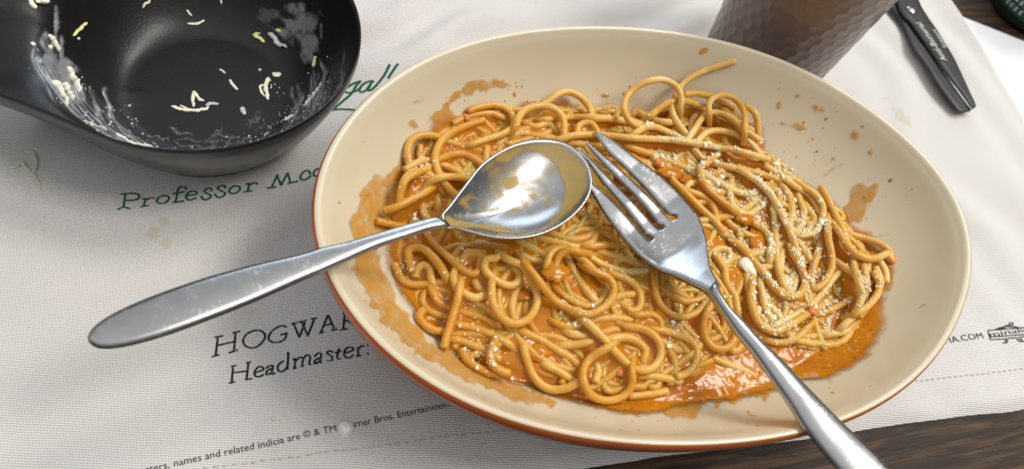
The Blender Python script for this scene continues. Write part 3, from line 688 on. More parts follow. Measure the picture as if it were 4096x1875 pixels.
 ('E', 1, 0, [(500, 95), (620, 130), (720, 160), (800, 195)]),
 ('E', 2, 0, [(610, 250), (690, 280), (750, 330), (780, 400), (770, 470), (720, 495), (690, 470)]),
 ('E', 1, 0, [(600, 405), (680, 385), (730, 380)]),
 ('E', 1, 0, [(200, 570), (280, 600), (370, 590), (450, 560), (560, 540), (680, 550), (800, 570), (870, 590)]),
 ('E', 3, 1, [(450, 600), (530, 680), (600, 760), (680, 840), (760, 890), (850, 880), (910, 800), (905, 710), (860, 650), (780, 612), (690, 600)]),
 ('E', 2, 0, [(570, 685), (680, 670), (760, 700), (810, 760), (795, 830)]),
 ('E', 3, 1, [(545, 745), (450, 800), (400, 870), (390, 950), (430, 1040), (510, 1090), (600, 1090), (680, 1050), (720, 980), (720, 900)]),
 ('E', 2, 0, [(770, 520), (860, 520), (915, 570), (910, 620)]),
 ('E', 2, 0, [(875, 620), (960, 630), (1050, 660), (1130, 710), (1160, 780), (1140, 860), (1090, 910), (1020, 935)]),
 ('E', 2, 1, [(870, 260), (880, 370), (920, 460), (1000, 520), (1080, 530), (1160, 500), (1220, 440)]),
 ('E', 1, 0, [(910, 340), (1000, 400), (1090, 430), (1190, 410), (1240, 370)]),
 ('E', 2, 1, [(1290, 400), (1230, 490), (1200, 580), (1220, 680), (1280, 740), (1360, 740), (1410, 680), (1420, 610)]),
 ('E', 2, 0, [(0, 640), (90, 680), (190, 740), (290, 800), (360, 860)]),
 ('E', 1, 0, [(150, 860), (230, 900), (320, 960), (370, 990)]),
 ('E', 1, 0, [(740, 930), (850, 930), (950, 945), (1048, 968)]),
 ('E', 1, 0, [(700, 1065), (850, 1050), (955, 1032)]),
 ('E', 1, 0, [(330, 650), (420, 670), (520, 690), (600, 690)]),
 ('E', 1, 0, [(250, 725), (350, 720), (420, 705)]),
 ('E', 2, 0, [(0, 780), (40, 900), (100, 980), (180, 1020), (280, 1010), (375, 965)]),
 ('E', 1, 0, [(110, 10), (260, 45), (350, 65), (440, 40), (475, -10)]),
 ('E', 1, 0, [(430, 60), (600, 50), (760, 70)]),
 ('E', 0, 0, [(520, 640), (620, 620), (700, 660)]),
 ('E', 0, 0, [(470, 830), (490, 900), (470, 970)]),
 ('E', 0, 0, [(760, 330), (830, 350), (880, 400)]),
 ('E', 0, 0, [(820, 690), (900, 690), (1000, 740)]),
 ('G', 1, 0, [(570, 380), (590, 540), (640, 640), (740, 690), (850, 670), (930, 600)]),
 ('G', 2, 0, [(600, 350), (600, 470), (640, 570), (720, 625), (800, 600), (900, 540), (1000, 480)]),
 ('G', 1, 0, [(1050, 645), (1150, 625), (1220, 550), (1260, 450), (1275, 350), (1265, 260)]),
 ('G', 1, 0, [(1230, 540), (1320, 430), (1360, 340), (1330, 250)]),
 ('G', 1, 0, [(370, 780), (460, 820), (560, 860), (615, 892)]),
 ('G', 2, 0, [(400, 200), (440, 260), (450, 340), (500, 420), (515, 500)]),
 ('G', 1, 0, [(350, 180), (400, 140), (460, 150), (470, 200), (420, 240)]),
 ('G', 1, 0, [(690, 470), (750, 520), (775, 570)]),
]
ENDS = {('A', (1070, 305)), ('A', (965, 245)), ('A', (400, 915)), ('A', (1370, 390)), ('D', (595, 940)), ('D', (1260, 150)), ('E', (1048, 968)), ('E', (955, 1032)), ('E', (870, 590)), ('C', (495, 715)), ('C', (595, 765)), ('C', (645, 250)), ('F', (1745, 435)), ('G', (615, 892)), ('A', (1095, 490)), ('F', (840, 920)), ('B', (1590, 560))}
def make_path(pts, sc):
    return catmull([(sc[0] + x / sc[2], sc[1] + y / sc[2]) for x, y in pts], 11.0)
pile_xy = np.zeros((0, 2)); pile_z = np.zeros(0)
ZCAP = .0385
def settle(P, lift=0.0, sink=0.0, tail=(0, 0)):
    """drop a strand (photo-pixel path) on what already lies there"""
    global pile_xy, pile_z
    n = len(P); z = np.full(n, .030)
    for it in range(5):
        W = ats(P, z)
        nz = heap_base(W[:, 0], W[:, 1]) + RS * .6 - sink
        if len(pile_z):
            d2 = ((W[:, None, :2] - pile_xy[None]) ** 2).sum(2)
            hgt = np.where(d2 < (1.9 * RS) ** 2, pile_z[None] + np.sqrt(np.clip((1.9 * RS) ** 2 - d2, 0, None)) * .80, -1)
            nz = np.maximum(nz, hgt.max(1))
        nz = np.minimum(nz, ZCAP)
        k = 4
        mx = np.array([nz[max(0, i - 2):i + 3].max() for i in range(n)])
        z2 = smooth1(smooth1(mx, k), 3)
        if lift: z2 = z2 + lift * .001 * np.sin(np.linspace(0, np.pi, n)) ** 1.0
        if tail[0]: z2[:tail[0]] -= .0050 * (1 - np.arange(tail[0]) / tail[0]) ** 1.3
        if tail[1]: z2[-tail[1]:] -= .0050 * (np.arange(1, tail[1] + 1) / tail[1]) ** 1.3
        z = z2
    zw = on(P, lambda x_, y_: bowl_z(x_, y_) + RS * 1.35, .008, .06)[:, 2]       # never inside the bowl's wall
    z = smooth1(np.maximum(z, zw), 1) ; z = np.maximum(z, zw); W = ats(P, z)
    pile_xy = np.vstack([pile_xy, W[:, :2]]); pile_z = np.r_[pile_z, W[:, 2]]
    return W
heap = empty('spaghetti_heap', (hc[0], hc[1], .011), 'heap of cooked spaghetti in orange tomato sauce filling the oval bowl', 'spaghetti')
strand_v, strand_f = [], []
GS = .00036; gx0, gy0 = hc[0] - .125, hc[1] - .105; GNX, GNY = int(.25 / GS), int(.21 / GS); HF = np.full((GNX, GNY), -1.0)
kx, ky = np.meshgrid(np.arange(-5, 6), np.arange(-5, 6), indexing='ij')
def stamp(W):
    for p in resample(W, max(3, int(np.linalg.norm(np.diff(W, axis=0), axis=1).sum() / .0006))):
        ix = int((p[0] - gx0) / GS); iy = int((p[1] - gy0) / GS)
        if ix < 6 or iy < 6 or ix > GNX - 7 or iy > GNY - 7: continue
        fx = p[0] - gx0 - ix * GS; fy = p[1] - gy0 - iy * GS; d2 = (kx * GS - fx) ** 2 + (ky * GS - fy) ** 2
        hcap = np.where(d2 < RS * RS, p[2] + np.sqrt(np.clip(RS * RS - d2, 0, None)), -1.0)
        HF[ix - 5:ix + 6, iy - 5:iy + 6] = np.maximum(HF[ix - 5:ix + 6, iy - 5:iy + 6], hcap)
def keep_geo(V, F):
    off = sum(len(v) for v in strand_v); strand_v.append(V); strand_f.extend([tuple(i + off for i in f) for f in F])
# low tangle under the traced strands
V, F = [], []
for k in range(140):
    a = random.uniform(0, 2 * math.pi); r = math.sqrt(random.random()) * .93
    R_ = float(np.interp(a, fa, fr)) * r; p = np.array([hc[0] + R_ * math.cos(a), hc[1] + R_ * math.sin(a)])
    h = random.uniform(0, 2 * math.pi); cur = random.uniform(-70, 70); pts = [p.copy()]
    for i in range(random.randint(34, 80)):
        cur += random.uniform(-22, 22); cur = max(-170, min(170, cur)); h += cur * .0015
        q = p + .0015 * np.array([math.cos(h), math.sin(h)])
        if heap_d(q[0], q[1]) > .95: h += .7; q = p + .0015 * np.array([math.cos(h), math.sin(h)])
        if heap_d(q[0], q[1]) > .97: break
        p = q; pts.append(p.copy())
    if len(pts) < 6: continue
    pts = np.array(pts); z = heap_base(pts[:, 0], pts[:, 1]) + RS * .25 + random.uniform(-.0010, .0010); z = smooth1(z, 2)
    stamp(np.c_[pts, z]); v_, f_ = tube(np.c_[pts, z], RS * random.uniform(.95, 1.08), 8)
    F += [tuple(i + len(V) for i in f) for f in f_]; V += v_.tolist()
    pile_xy = np.vstack([pile_xy, pts[::2]]); pile_z = np.r_[pile_z, z[::2] - .0012]
tag(mesh('strand_tangle', V, F, M['pasta'], heap), kind='stuff'); keep_geo(np.array(V), F)
for lay in range(4):
    for st in [s_ for s_ in ST if s_[1] == lay]:
        P = make_path(st[3], SETS[st[0]]); tail = [0, 0]
        for e_ in (0, 1):
            if (st[0], st[3][-e_]) in ENDS: continue
            we = at(*(P[-1] if e_ else P[0]), .031)
            if heap_d(we[0], we[1]) > .93: continue
            Q = P if e_ else P[::-1]; dv = Q[-1] - Q[-4]; h = math.atan2(dv[1], dv[0]); cv = random.uniform(-.05, .05); ext = []; p = Q[-1].copy()
            for i in range(7): h += cv; p = p + 10 * np.array([math.cos(h), math.sin(h)]); ext.append(p.copy())
            we = ats(ext, .029); ins_ = heap_d(we[:, 0], we[:, 1]) < .94
            k_ = 7 if ins_.all() else int(np.argmin(ins_))
            if k_ < 4: continue
            Q = np.vstack([Q, ext[:k_]]); P = Q if e_ else Q[::-1]; tail[e_] = k_
        W = settle(P, st[2], 0.0, tail)
        if st[2] < 2: stamp(W[W[:, 2] < .0375])
        rr = RS * random.uniform(.96, 1.07) * (1 + .05 * vnoise(np.arange(len(W)) * 1.0, 0 * W[:, 0], 6, random.randint(0, 99)))
        v_, f_ = tube(W, rr, 12); o = fix_normals(mesh('strand', v_, f_, M['pasta'], heap)); keep_geo(v_, f_)
        if st[0] == 'F' and st[3][0] == (1745, 435): tag(o, 'single spaghetti strand sticking up against the far wall of the bowl')

# sauce between and under the strands
sauce_px = [(1520, 960), (1540, 820), (1575, 700), (1640, 580), (1720, 490), (1860, 425), (2060, 400), (2260, 395), (2420, 450), (2600, 450), (2800, 430), (2960, 430), (3050, 500), (3090, 610), (3200, 700), (3330, 790), (3450, 900), (3560, 1010), (3585, 1090), (3550, 1140),
            (3545, 1200), (3565, 1265), (3520, 1390), (3390, 1495), (3240, 1535), (3090, 1575), (2910, 1610), (2760, 1625), (2640, 1660), (2480, 1665), (2300, 1610), (2060, 1545), (1880, 1470), (1750, 1385), (1660, 1290), (1590, 1180), (1540, 1080)]
sw = on(sauce_px, bowl_z); sc0 = sw[:, :2].mean(0)
sa = np.arctan2(sw[:, 1] - sc0[1], sw[:, 0] - sc0[0]); sr = np.hypot(sw[:, 0] - sc0[0], sw[:, 1] - sc0[1]); od = np.argsort(sa); sa, sr = sa[od], sr[od]
sa = np.r_[sa - 2 * np.pi, sa, sa + 2 * np.pi]; sr = np.r_[sr, sr, sr]
nr, nph = 130, 420
V = []; sdens = []
ph = np.linspace(0, 2 * np.pi, nph, endpoint=False); edge = np.interp(ph, sa, sr) * (1 + .012 * vnoise(np.cos(ph) * 3, np.sin(ph) * 3, .25, 31) + .008 * vnoise(np.cos(ph) * 3, np.sin(ph) * 3, .08, 32))
for q in np.linspace(1, .004, nr):
    x = sc0[0] + edge * q * np.cos(ph); y = sc0[1] + edge * q * np.sin(ph); bz = bowl_z(x, y)
    e = sstep(0, .10, 1 - q); hb = heap_base(x, y); d = heap_d(x, y)
    lvl = np.maximum(POOL, hb + (-.0006 + .0016 * vnoise(x, y, .011, 36)) * (1 - sstep(.7, .95, d))) + .0008 * vnoise(x, y, .006, 33) * (1 - sstep(.9, 1.05, d)) + .00022 * vnoise(x, y, .004, 34) + .00035 * vnoise(x, y, .013, 35)
    z = bz + .00025 + np.maximum(lvl - bz, 0) * e + .0007 * sstep(0, .03, 1 - q)
    V += list(zip(x, y, np.maximum(z, bz + .0002))); sdens += [float(np.clip((1 - q) / .075, 0, 1))] * nph
F = gridfaces(nr, nph, True); F.append([(nr - 1) * nph + k for k in range(nph)])
sauce = fix_normals(mesh('tomato_sauce', V, F, mat_sauce('pooled_sauce', 1.0, True), None, origin=(sc0[0], sc0[1], .011), attr={'dens': sdens}))
tag(sauce, 'glossy orange tomato sauce pooled around the spaghetti in the bowl', 'sauce', kind='stuff'); keep_geo(np.array(V), F)
# sauce clinging in the creases between neighbouring strands
gX = gx0 + GS * np.arange(GNX); gY = gy0 + GS * np.arange(GNY); GXX, GYY = np.meshgrid(gX, gY, indexing='ij')
base_ = heap_base(GXX, GYY) - .0008; H0 = np.maximum(HF, base_)
def shiftmax(A_, r_, sg):
    out = A_ * sg
    src = out.copy()
    for dx in range(-r_, r_ + 1):
        for dy in range(-r_, r_ + 1):
            if dx * dx + dy * dy > r_ * r_ + 1 or (dx == 0 and dy == 0): continue
            out = np.maximum(out, np.roll(np.roll(src, dx, 0), dy, 1))
    return out * sg
def blur(A_, n_, times=2):
    for _ in range(times):
        for ax in (0, 1):
            c_ = np.cumsum(np.concatenate([np.repeat(np.take(A_, [0], ax), n_ + 1, ax), A_, np.repeat(np.take(A_, [-1], ax), n_, ax)], ax), ax)
            A_ = (np.take(c_, range(2 * n_ + 1, c_.shape[ax]), ax) - np.take(c_, range(0, c_.shape[ax] - 2 * n_ - 1), ax)) / (2 * n_ + 1)
    return A_
closed = shiftmax(shiftmax(H0, 4, 1), 4, -1)
hd_ = heap_d(GXX, GYY)
amount = .00132 - .00055 * vnoise(GXX, GYY, .013, 81) - .00025 * vnoise(GXX, GYY, .005, 82) + 2.2 * np.clip((GXX - hc[0]) * .006 + (GYY - hc[1]) * .009, -.0003, .0003)
coat = blur(np.minimum(closed - amount, blur(H0, 7) + .0002), 1)
coat = coat - .004 * sstep(.90, 1.0, hd_) + .00012 * vnoise(GXX, GYY, .0018, 83)
st2 = 2; CXX, CYY, CZ, CD = GXX[::st2, ::st2], GYY[::st2, ::st2], coat[::st2, ::st2], hd_[::st2, ::st2]
ok_ = CD < .985; ii = -np.ones(ok_.shape, int); ii[ok_] = np.arange(ok_.sum()); Fq = []
for a_ in range(ok_.shape[0] - 1):
    for b_ in np.nonzero(ok_[a_, :-1] & ok_[a_ + 1, :-1] & ok_[a_, 1:] & ok_[a_ + 1, 1:])[0]: Fq.append((ii[a_, b_], ii[a_ + 1, b_], ii[a_ + 1, b_ + 1], ii[a_, b_ + 1]))
Vc = np.stack([CXX[ok_], CYY[ok_], CZ[ok_]], 1)
tag(mesh('sauce_coat', Vc, Fq, M['sauce'], heap), kind='stuff'); keep_geo(Vc, Fq)
# lumps of sauce clinging between strands
bvh = BVHTree.FromPolygons([tuple(v) for v in np.vstack(strand_v)], strand_f)
def drop_z(x, y, top=.08):
    hit = bvh.ray_cast(Vector((x, y, top)), Vector((0, 0, -1)))
    return (hit[0].z, hit[1]) if hit[0] is not None else (None, None)
def lump(name, px, py, rx, ry, hgt, mat, parent, rot=0.0, z0=.034, seed=0, sinkf=.35, label=None, n=18, rings=9):
    c = at(px, py, z0); z, _ = drop_z(c[0], c[1])
    if z is not None:
        c = at(px, py, z); zz, _ = drop_z(c[0], c[1]); z = zz if zz is not None else z
    else: z = float(bowl_z(c[0], c[1]))
    V = []; k = rx / abs(1)
    for i in range(rings + 1):
        th = math.pi * i / rings
        for j in range(n):
            a = 2 * math.pi * j / n; q = 1 + .38 * float(vnoise(math.cos(a) * math.sin(th) * 2, math.sin(a) * math.sin(th) * 2 + math.cos(th), .6, seed))
            x, y = rx * q * math.sin(th) * math.cos(a), ry * q * math.sin(th) * math.sin(a)
            V.append((c[0] + x * math.cos(rot) - y * math.sin(rot), c[1] + x * math.sin(rot) + y * math.cos(rot), z + hgt * (math.cos(th) + 1 - sinkf * 2)))
    o = mesh(name, V, gridfaces(rings + 1, n, True), mat, parent); fix_normals(o)
    if label: tag(o, label)
    return o
sl = M['sauce']
for k, (px, py, rx, ry, hh, rot) in enumerate([(3045, 975, .0048, .0028, .0012, -.9), (2085, 1180, .0030, .0018, .0010, .3), (2150, 1400, .0036, .0028, .0012, .3), (2680, 690, .0038, .0022, .0010, .2), (2760, 720, .003, .002, .001, .1),
        (2225, 1080, .003, .0026, .0010, .8), (2970, 880, .003, .002, .001, .2)]):
    lump('sauce_lump', px, py, rx * 1.35, ry * 1.3, hh, sl, heap, rot, seed=k, sinkf=.72)
for k, (px, py, rx, ry, hh) in enumerate([(2642, 655, .0024, .0017, .0011), (3566, 1040, .0024, .0017, .0013), (1865, 475, .0016, .0014, .001), (2240, 1090, .0018, .0015, .001), (2900, 480, .0018, .0014, .001), (2480, 1490, .0022, .0018, .001), (3015, 940, .0016, .0014, .001), (3250, 1240, .002, .0015, .001)]):
    lump('tomato_piece', px, py, rx, ry, hh, M['tomato'], heap, random.uniform(0, 3), seed=20 + k, sinkf=.58)

# smears of sauce on the bowl wall
def zp(ox, oy, sc, L): return [(ox + x / sc, oy + y / sc) for x, y in L]
SM = [zp(1200, 80, 2.358, [(1500, 600), (1620, 575), (1800, 565), (1950, 590), (2065, 620), (2050, 660), (1900, 650), (1750, 680), (1620, 740), (1600, 800), (1560, 800), (1530, 740), (1490, 760), (1430, 830), (1460, 900), (1480, 980), (1480, 1060), (1380, 1040), (1260, 1000), (1170, 1010), (1200, 920), (1320, 830), (1340, 760), (1420, 710)]),
      zp(1200, 80, 2.358, [(1050, 775), (1110, 753), (1170, 770), (1140, 800), (1070, 810)]), zp(1200, 80, 2.358, [(1010, 960), (1080, 925), (1130, 980), (1145, 1045), (1080, 1055), (1030, 1010)]), zp(1200, 80, 2.358, [(750, 1000), (790, 982), (788, 1022), (752, 1037)]),
      zp(1300, 300, 1.684, [(600, 520), (500, 560), (440, 610), (400, 690), (340, 660), (300, 700), (240, 760), (200, 880), (160, 1000), (165, 1100), (260, 1140), (420, 1100), (500, 1000), (540, 850), (560, 720), (620, 600)]),
      [(1392, 960), (1405, 1060), (1450, 1180), (1520, 1290), (1600, 1370), (1720, 1460), (1850, 1530), (2050, 1600), (2200, 1640), (2240, 1600), (2000, 1500), (1750, 1380), (1600, 1220), (1540, 1080), (1500, 960)],
      zp(2200, 1400, 2.147, [(-100, 380), (100, 400), (300, 440), (640, 580), (780, 590), (790, 480), (880, 470), (1000, 580), (1090, 590), (1280, 590), (1330, 420), (1440, 480), (1500, 470), (1850, 430), (1880, 370), (1880, 300), (1300, 300), (1000, 340), (700, 440), (480, 430), (0, 330)]),
      zp(2900, 600, 1.68375, [(860, 230), (920, 205), (1015, 230), (1015, 300), (970, 400), (910, 490), (850, 510), (830, 590), (770, 540), (760, 460), (790, 390), (840, 310)]),
      zp(2900, 600, 1.68375, [(560, 225), (640, 175), (740, 95), (890, 60), (897, 78), (760, 122), (660, 205), (590, 250)]),
      zp(2900, 600, 1.68375, [(1040, 780), (1110, 740), (1160, 780), (1155, 900), (1110, 970), (1050, 960)]),
      zp(3100, 1200, 1.747, [(200, 470), (330, 450), (480, 360), (510, 380), (420, 460), (390, 560), (300, 540), (180, 545)]),
      zp(3100, 300, 2.358, [(300, 270), (380, 262), (480, 330), (490, 370), (380, 400), (310, 340)]), zp(3100, 300, 2.358, [(40, 450), (200, 450), (300, 500), (310, 540), (150, 530)]), zp(3100, 300, 2.358, [(700, 560), (760, 540), (820, 600), (780, 700), (700, 690)])]
for i, poly in enumerate(SM):
    film('sauce_smear', poly, bowl_z, M['smear'], glaze, step=5, off=.00022, soft=(20 if i in (1, 2, 3, 8, 10, 11, 12, 13) else 16), lo=.008, hi=.052, swell=.00025, rough_=(5 if i in (1, 2, 3, 8) else 14))
for (px, py, r1, r2, rot) in [(3190, 388, 13, 10, 0), (3114, 425, 12, 20, .3), (3480, 612, 11, 14, .3), (3332, 638, 12, 9, 0), (3126, 497, 8, 7, 0), (3426, 700, 8, 6, 0), (3455, 790, 11, 8, .5), (2815, 208, 26, 15, -.6), (1690, 400, 8, 5, 0), (3700, 1215, 45, 5, -.55), (3880 - 360, 945, 8, 6, 0),
                              (2620, 1625, 14, 7, .3), (2740, 1640, 16, 6, .1), (2840, 1560, 10, 6, 0), (3200, 1510, 12, 6, 0), (1430, 1075, 10, 10, 0), (1470, 780, 9, 8, 0), (2420, 385, 20, 10, 0), (3088, 500, 7, 6, 0), (3270, 560, 22, 6, .1), (1550, 745, 10, 9, 0), (3010, 1660, 26, 7, .15)]:
    film('sauce_spot', blob_poly(px, py, r1, r2, rot, 14, .15), bowl_z, M['smear'], glaze, step=4, off=.0002, soft=5, lo=.008, hi=.053, swell=.0006 if max(r1, r2) < 22 else .0001)

V, F = [], []
rs2 = np.random.default_rng(3)
for (cx, cy, sx_, sy_, k_) in ((3300, 560, 170, 140, 46), (3420, 860, 90, 90, 26), (2700, 1640, 260, 34, 34), (1480, 900, 40, 130, 30), (1960, 400, 130, 50, 24), (2520, 360, 120, 40, 14), (3250, 1560, 120, 30, 10)):
    P_ = np.stack([rs2.normal(cx, sx_, k_), rs2.normal(cy, sy_, k_)], 1); W_ = on(P_, bowl_z, .008, .053)
    for p in W_:
        t_, _ = bowl_t(p[0], p[1])
        if t_ > .95: continue
        b_ = len(V); sz = min(.0007, rs2.lognormal(math.log(.00022), .5)); e_ = .0003
        gxx = float(bowl_z(p[0] + e_, p[1]) - bowl_z(p[0] - e_, p[1])) / (2 * e_); gyy = float(bowl_z(p[0], p[1] + e_) - bowl_z(p[0], p[1] - e_)) / (2 * e_)
        for i_ in range(3):
            c_ = math.cos(.5 * math.pi * i_ / 2.2)
            for jj in range(7):
                dx, dy = sz * c_ * math.cos(jj * .9) * (1.3 if jj % 2 else .9), sz * c_ * math.sin(jj * .9); V.append((p[0] + dx, p[1] + dy, p[2] + gxx * dx + gyy * dy + sz * .45 * math.sin(.5 * math.pi * i_ / 2.2)))
        F += [tuple(i_ + b_ for i_ in f) for f in gridfaces(3, 7, True)]; F.append([b_ + 14 + jj for jj in range(7)])
tag(fix_normals(mesh('sauce_specks', V, F, mat_plain('sauce_speck', (.50, .21, .02), .15, var=.3), glaze)), kind='stuff')

# ------------------------------------------------------------------ grated cheese
V, F = [], []
def grain(c, s_):
    b = len(V)
    th = random.uniform(0, 6.28); ct, st_ = math.cos(th), math.sin(th); tx = random.uniform(-.5, .5)
    for dx, dy, dz in ((-1, -1, -.6), (1, -1, -.7), (1, 1, -.5), (-1, 1, -.6), (-.8, -.9, .7), (.9, -.7, .6), (.7, .9, .8), (-.9, .6, .5)):
        x = dx * s_ * random.uniform(.6, 1.15); y = dy * s_ * random.uniform(.5, 1.0); z = dz * s_ * random.uniform(.5, 1.0) + x * tx
        V.append((c[0] + x * ct - y * st_, c[1] + x * st_ + y * ct, c[2] + z))
    for f in ((3, 2, 1, 0), (4, 5, 6, 7), (0, 1, 5, 4), (1, 2, 6, 5), (2, 3, 7, 6), (3, 0, 4, 7)): F.append(tuple(i + b for i in f))
def sprinkle(px, py, big=1.0):
    c = at(px, py, .035); z, nrm = drop_z(c[0], c[1])
    if z is None: return
    if nrm.z < .2: return
    s_ = min(.00095, random.lognormvariate(math.log(.00021), .52)) * big
    grain((c[0], c[1], z + s_ * .25), s_)
dense = np.array([(2540, 560), (2700, 530), (2950, 590), (3090, 640), (3200, 740), (3340, 860), (3440, 980), (3520, 1120), (3450, 1260), (3300, 1340), (3080, 1340), (3010, 1200), (2990, 1000), (3020, 860), (2850, 760), (2660, 660)], float)
x0, y0 = dense.min(0); x1, y1 = dense.max(0); n = 0
while n < 1350:
    p = np.array([[random.uniform(x0, x1), random.uniform(y0, y1)]])
    if inside(p, dense)[0] and random.random() < .25 + .9 * max(0, float(vnoise(p[:, 0], p[:, 1], 55, 41)[0]) + .2): sprinkle(*p[0]); n += 1
n = 0
while n < 150:
    p = np.array([[random.uniform(x0, x1), random.uniform(y0, y1)]])
    if inside(p, dense)[0] and float(vnoise(p[:, 0], p[:, 1], 55, 41)[0]) > -.25:
        n += 1; sp_ = random.uniform(5, 13)
        for i in range(random.randint(4, 15)): sprinkle(random.gauss(p[0, 0], sp_), random.gauss(p[0, 1], sp_), random.uniform(.8, 1.35))
fp = np.array(foot_px, float); x0, y0 = fp.min(0); x1, y1 = fp.max(0); n = 0
while n < 420:
    p = np.array([[random.uniform(x0, x1), random.uniform(y0, y1)]])
    if inside(p, fp)[0] and float(vnoise(p[:, 0], p[:, 1], 120, 42)[0]) > -.2: sprinkle(*p[0], .8); n += 1
for (px, py, r, k, big) in [(1680, 640, 50, 60, 1), (1640, 1040, 45, 30, 1), (1960, 1390, 85, 110, 1.1), (1690, 830, 70, 60, 1), (2320, 1240, 90, 80, 1), (2730, 1290, 60, 60, 1), (2540, 1060, 70, 60, 1), (2590, 520, 30, 25, 1.4), (2650, 590, 60, 90, 1.1), (2800, 650, 90, 140, 1.1),
                            (3020, 760, 60, 120, 1.1), (3150, 640, 70, 120, 1.2), (3180, 880, 90, 160, 1.1), (3260, 900, 60, 90, 1.1), (1830, 560, 60, 30, .9), (2970, 920, 60, 60, 1), (2920, 1010, 60, 80, 1.1), (3200, 1140, 80, 100, 1.1), (3080, 1250, 70, 80, 1), (2440, 470, 60, 12, .9), (2860, 1180, 50, 40, 1)]:
    for i in range(k): sprinkle(random.gauss(px, r * .55), random.gauss(py, r * .55), big)
cheese = mesh('grated_cheese', V, F, M['parm'], None, smooth=False, origin=(hc[0], hc[1], .03))
tag(cheese, 'fine pale grated cheese sprinkled over the spaghetti in the bowl', 'grated cheese', kind='stuff')

# ------------------------------------------------------------------ spoon
spoon = empty('spoon', tuple(at(1780, 890, .048)), 'stainless steel spoon smeared with sauce, its handle over the bowl rim', 'spoon')
SO = zp(1700, 500, 2.3575, [(150, 840), (215, 772), (300, 660), (400, 530), (530, 372), (690, 255), (850, 177), (1000, 140), (1130, 131), (1280, 151), (1400, 206), (1490, 290), (1550, 390), (1576, 500), (1570, 600), (1522, 710), (1440, 812), (1320, 912), (1180, 990), (1030, 1040), (860, 1062), (690, 1056), (540, 1030), (400, 992), (290, 962), (205, 962), (160, 905)])
SOc = catmull(SO + [SO[0]], 12)[:-1]
def spoon_plane(P):      # height of the rim plane: high at the neck, low at the tip
    P = np.asarray(P); return .0488 - .0032 * (P[:, 0] - 1780) / 590 - .0008 * (P[:, 1] - 760) / 200
rimw = ats(SOc, spoon_plane(SOc)); cen = np.average(rimw, axis=0); cen = ats([(2110, 770)], spoon_plane([(2110, 770)]))[0]
def spoon_shell(sign_off, rmax=1.0, depth=.0070, rings=26):
    V = []; dens = []
    for q in np.linspace(rmax, .01, rings):
        d = depth * (1 - q ** 2.3)
        P = cen + (rimw - cen) * q; P = P.copy(); P[:, 2] += -d + sign_off; V += P.tolist(); dens += [q] * len(P)
    return V, gridfaces(rings, len(rimw), True), dens
Vi, Fi, _ = spoon_shell(0.0); Vo, Fo, _ = spoon_shell(-.0011, 1.004)
nV = len(Vi); k = len(rimw)
V = Vi + Vo; F = [f for f in Fi] + [tuple(i + nV for i in f[::-1]) for f in Fo] + [(j, (j + 1) % k, nV + (j + 1) % k, nV + j) for j in range(k)]
F.append([(25) * k + j for j in range(k)]); F.append([nV + 25 * k + j for j in range(k)])
spoon_head = fix_normals(mesh('spoon_head', V, F, M['spoon'], spoon))
Vf, Ff, q = spoon_shell(.00018, .985, rings=40)
q = np.array(q); Vf = np.array(Vf)
ang = np.arctan2(Vf[:, 1] - cen[1], Vf[:, 0] - cen[0])
def pxof(Wp):
    d = np.asarray(Wp) - [0, 0, CH]; a_, b_, c_ = d[:, 0], d[:, 1] * cth + d[:, 2] * sth, d[:, 1] * sth - d[:, 2] * cth
    xr, yr = a_ / c_, b_ / c_; return np.stack([2048 + FPX * (cro * xr + sro * yr), 937.5 - FPX * (-sro * xr + cro * yr)], 1)
pv = pxof(Vf)
haze = .22 + .30 * vnoise(ang * 1.5 + q * 3, q * 14, 1.0, 71) + .25 * vnoise(pv[:, 0], pv[:, 1], 45, 72)
dens = np.clip(haze, 0, .5) * sstep(0, .06, 1 - q)
for poly, g, sf in [(zp(1700, 500, 2.3575, [(680, 260), (900, 170), (1130, 140), (1300, 160), (1480, 290), (1560, 420), (1570, 600), (1500, 720), (1400, 830), (1220, 960), (1120, 980), (1260, 760), (1290, 560), (1230, 400), (1100, 300), (950, 260), (880, 330), (760, 380), (620, 350)]), 1.0, 26),
                    (zp(1700, 500, 2.3575, [(760, 480), (900, 470), (900, 560), (830, 620), (760, 620), (710, 550)]), 1.2, 16), (zp(1700, 500, 2.3575, [(600, 790), (740, 730), (700, 820), (620, 830)]), 1.0, 10), (zp(1700, 500, 2.3575, [(500, 640), (760, 640), (740, 690), (560, 690)]), .7, 14),
                    (zp(1700, 500, 2.3575, [(160, 820), (280, 880), (400, 900), (600, 930), (800, 940), (790, 980), (560, 985), (380, 985), (220, 965)]), 1.0, 14), (zp(1700, 500, 2.3575, [(300, 690), (420, 600), (560, 700), (580, 740), (430, 730), (520, 850), (400, 830), (280, 750)]), .75, 20)]:
    ins = inside(pv, poly); d = polydist(pv, poly); dens = np.maximum(dens, np.where(ins, np.clip(d / sf, 0, 1) * g, 0))
fm = mesh('sauce_film', Vf, Ff, M['spoonfilm'], spoon_head, attr={'dens': dens}); fix_normals(fm)
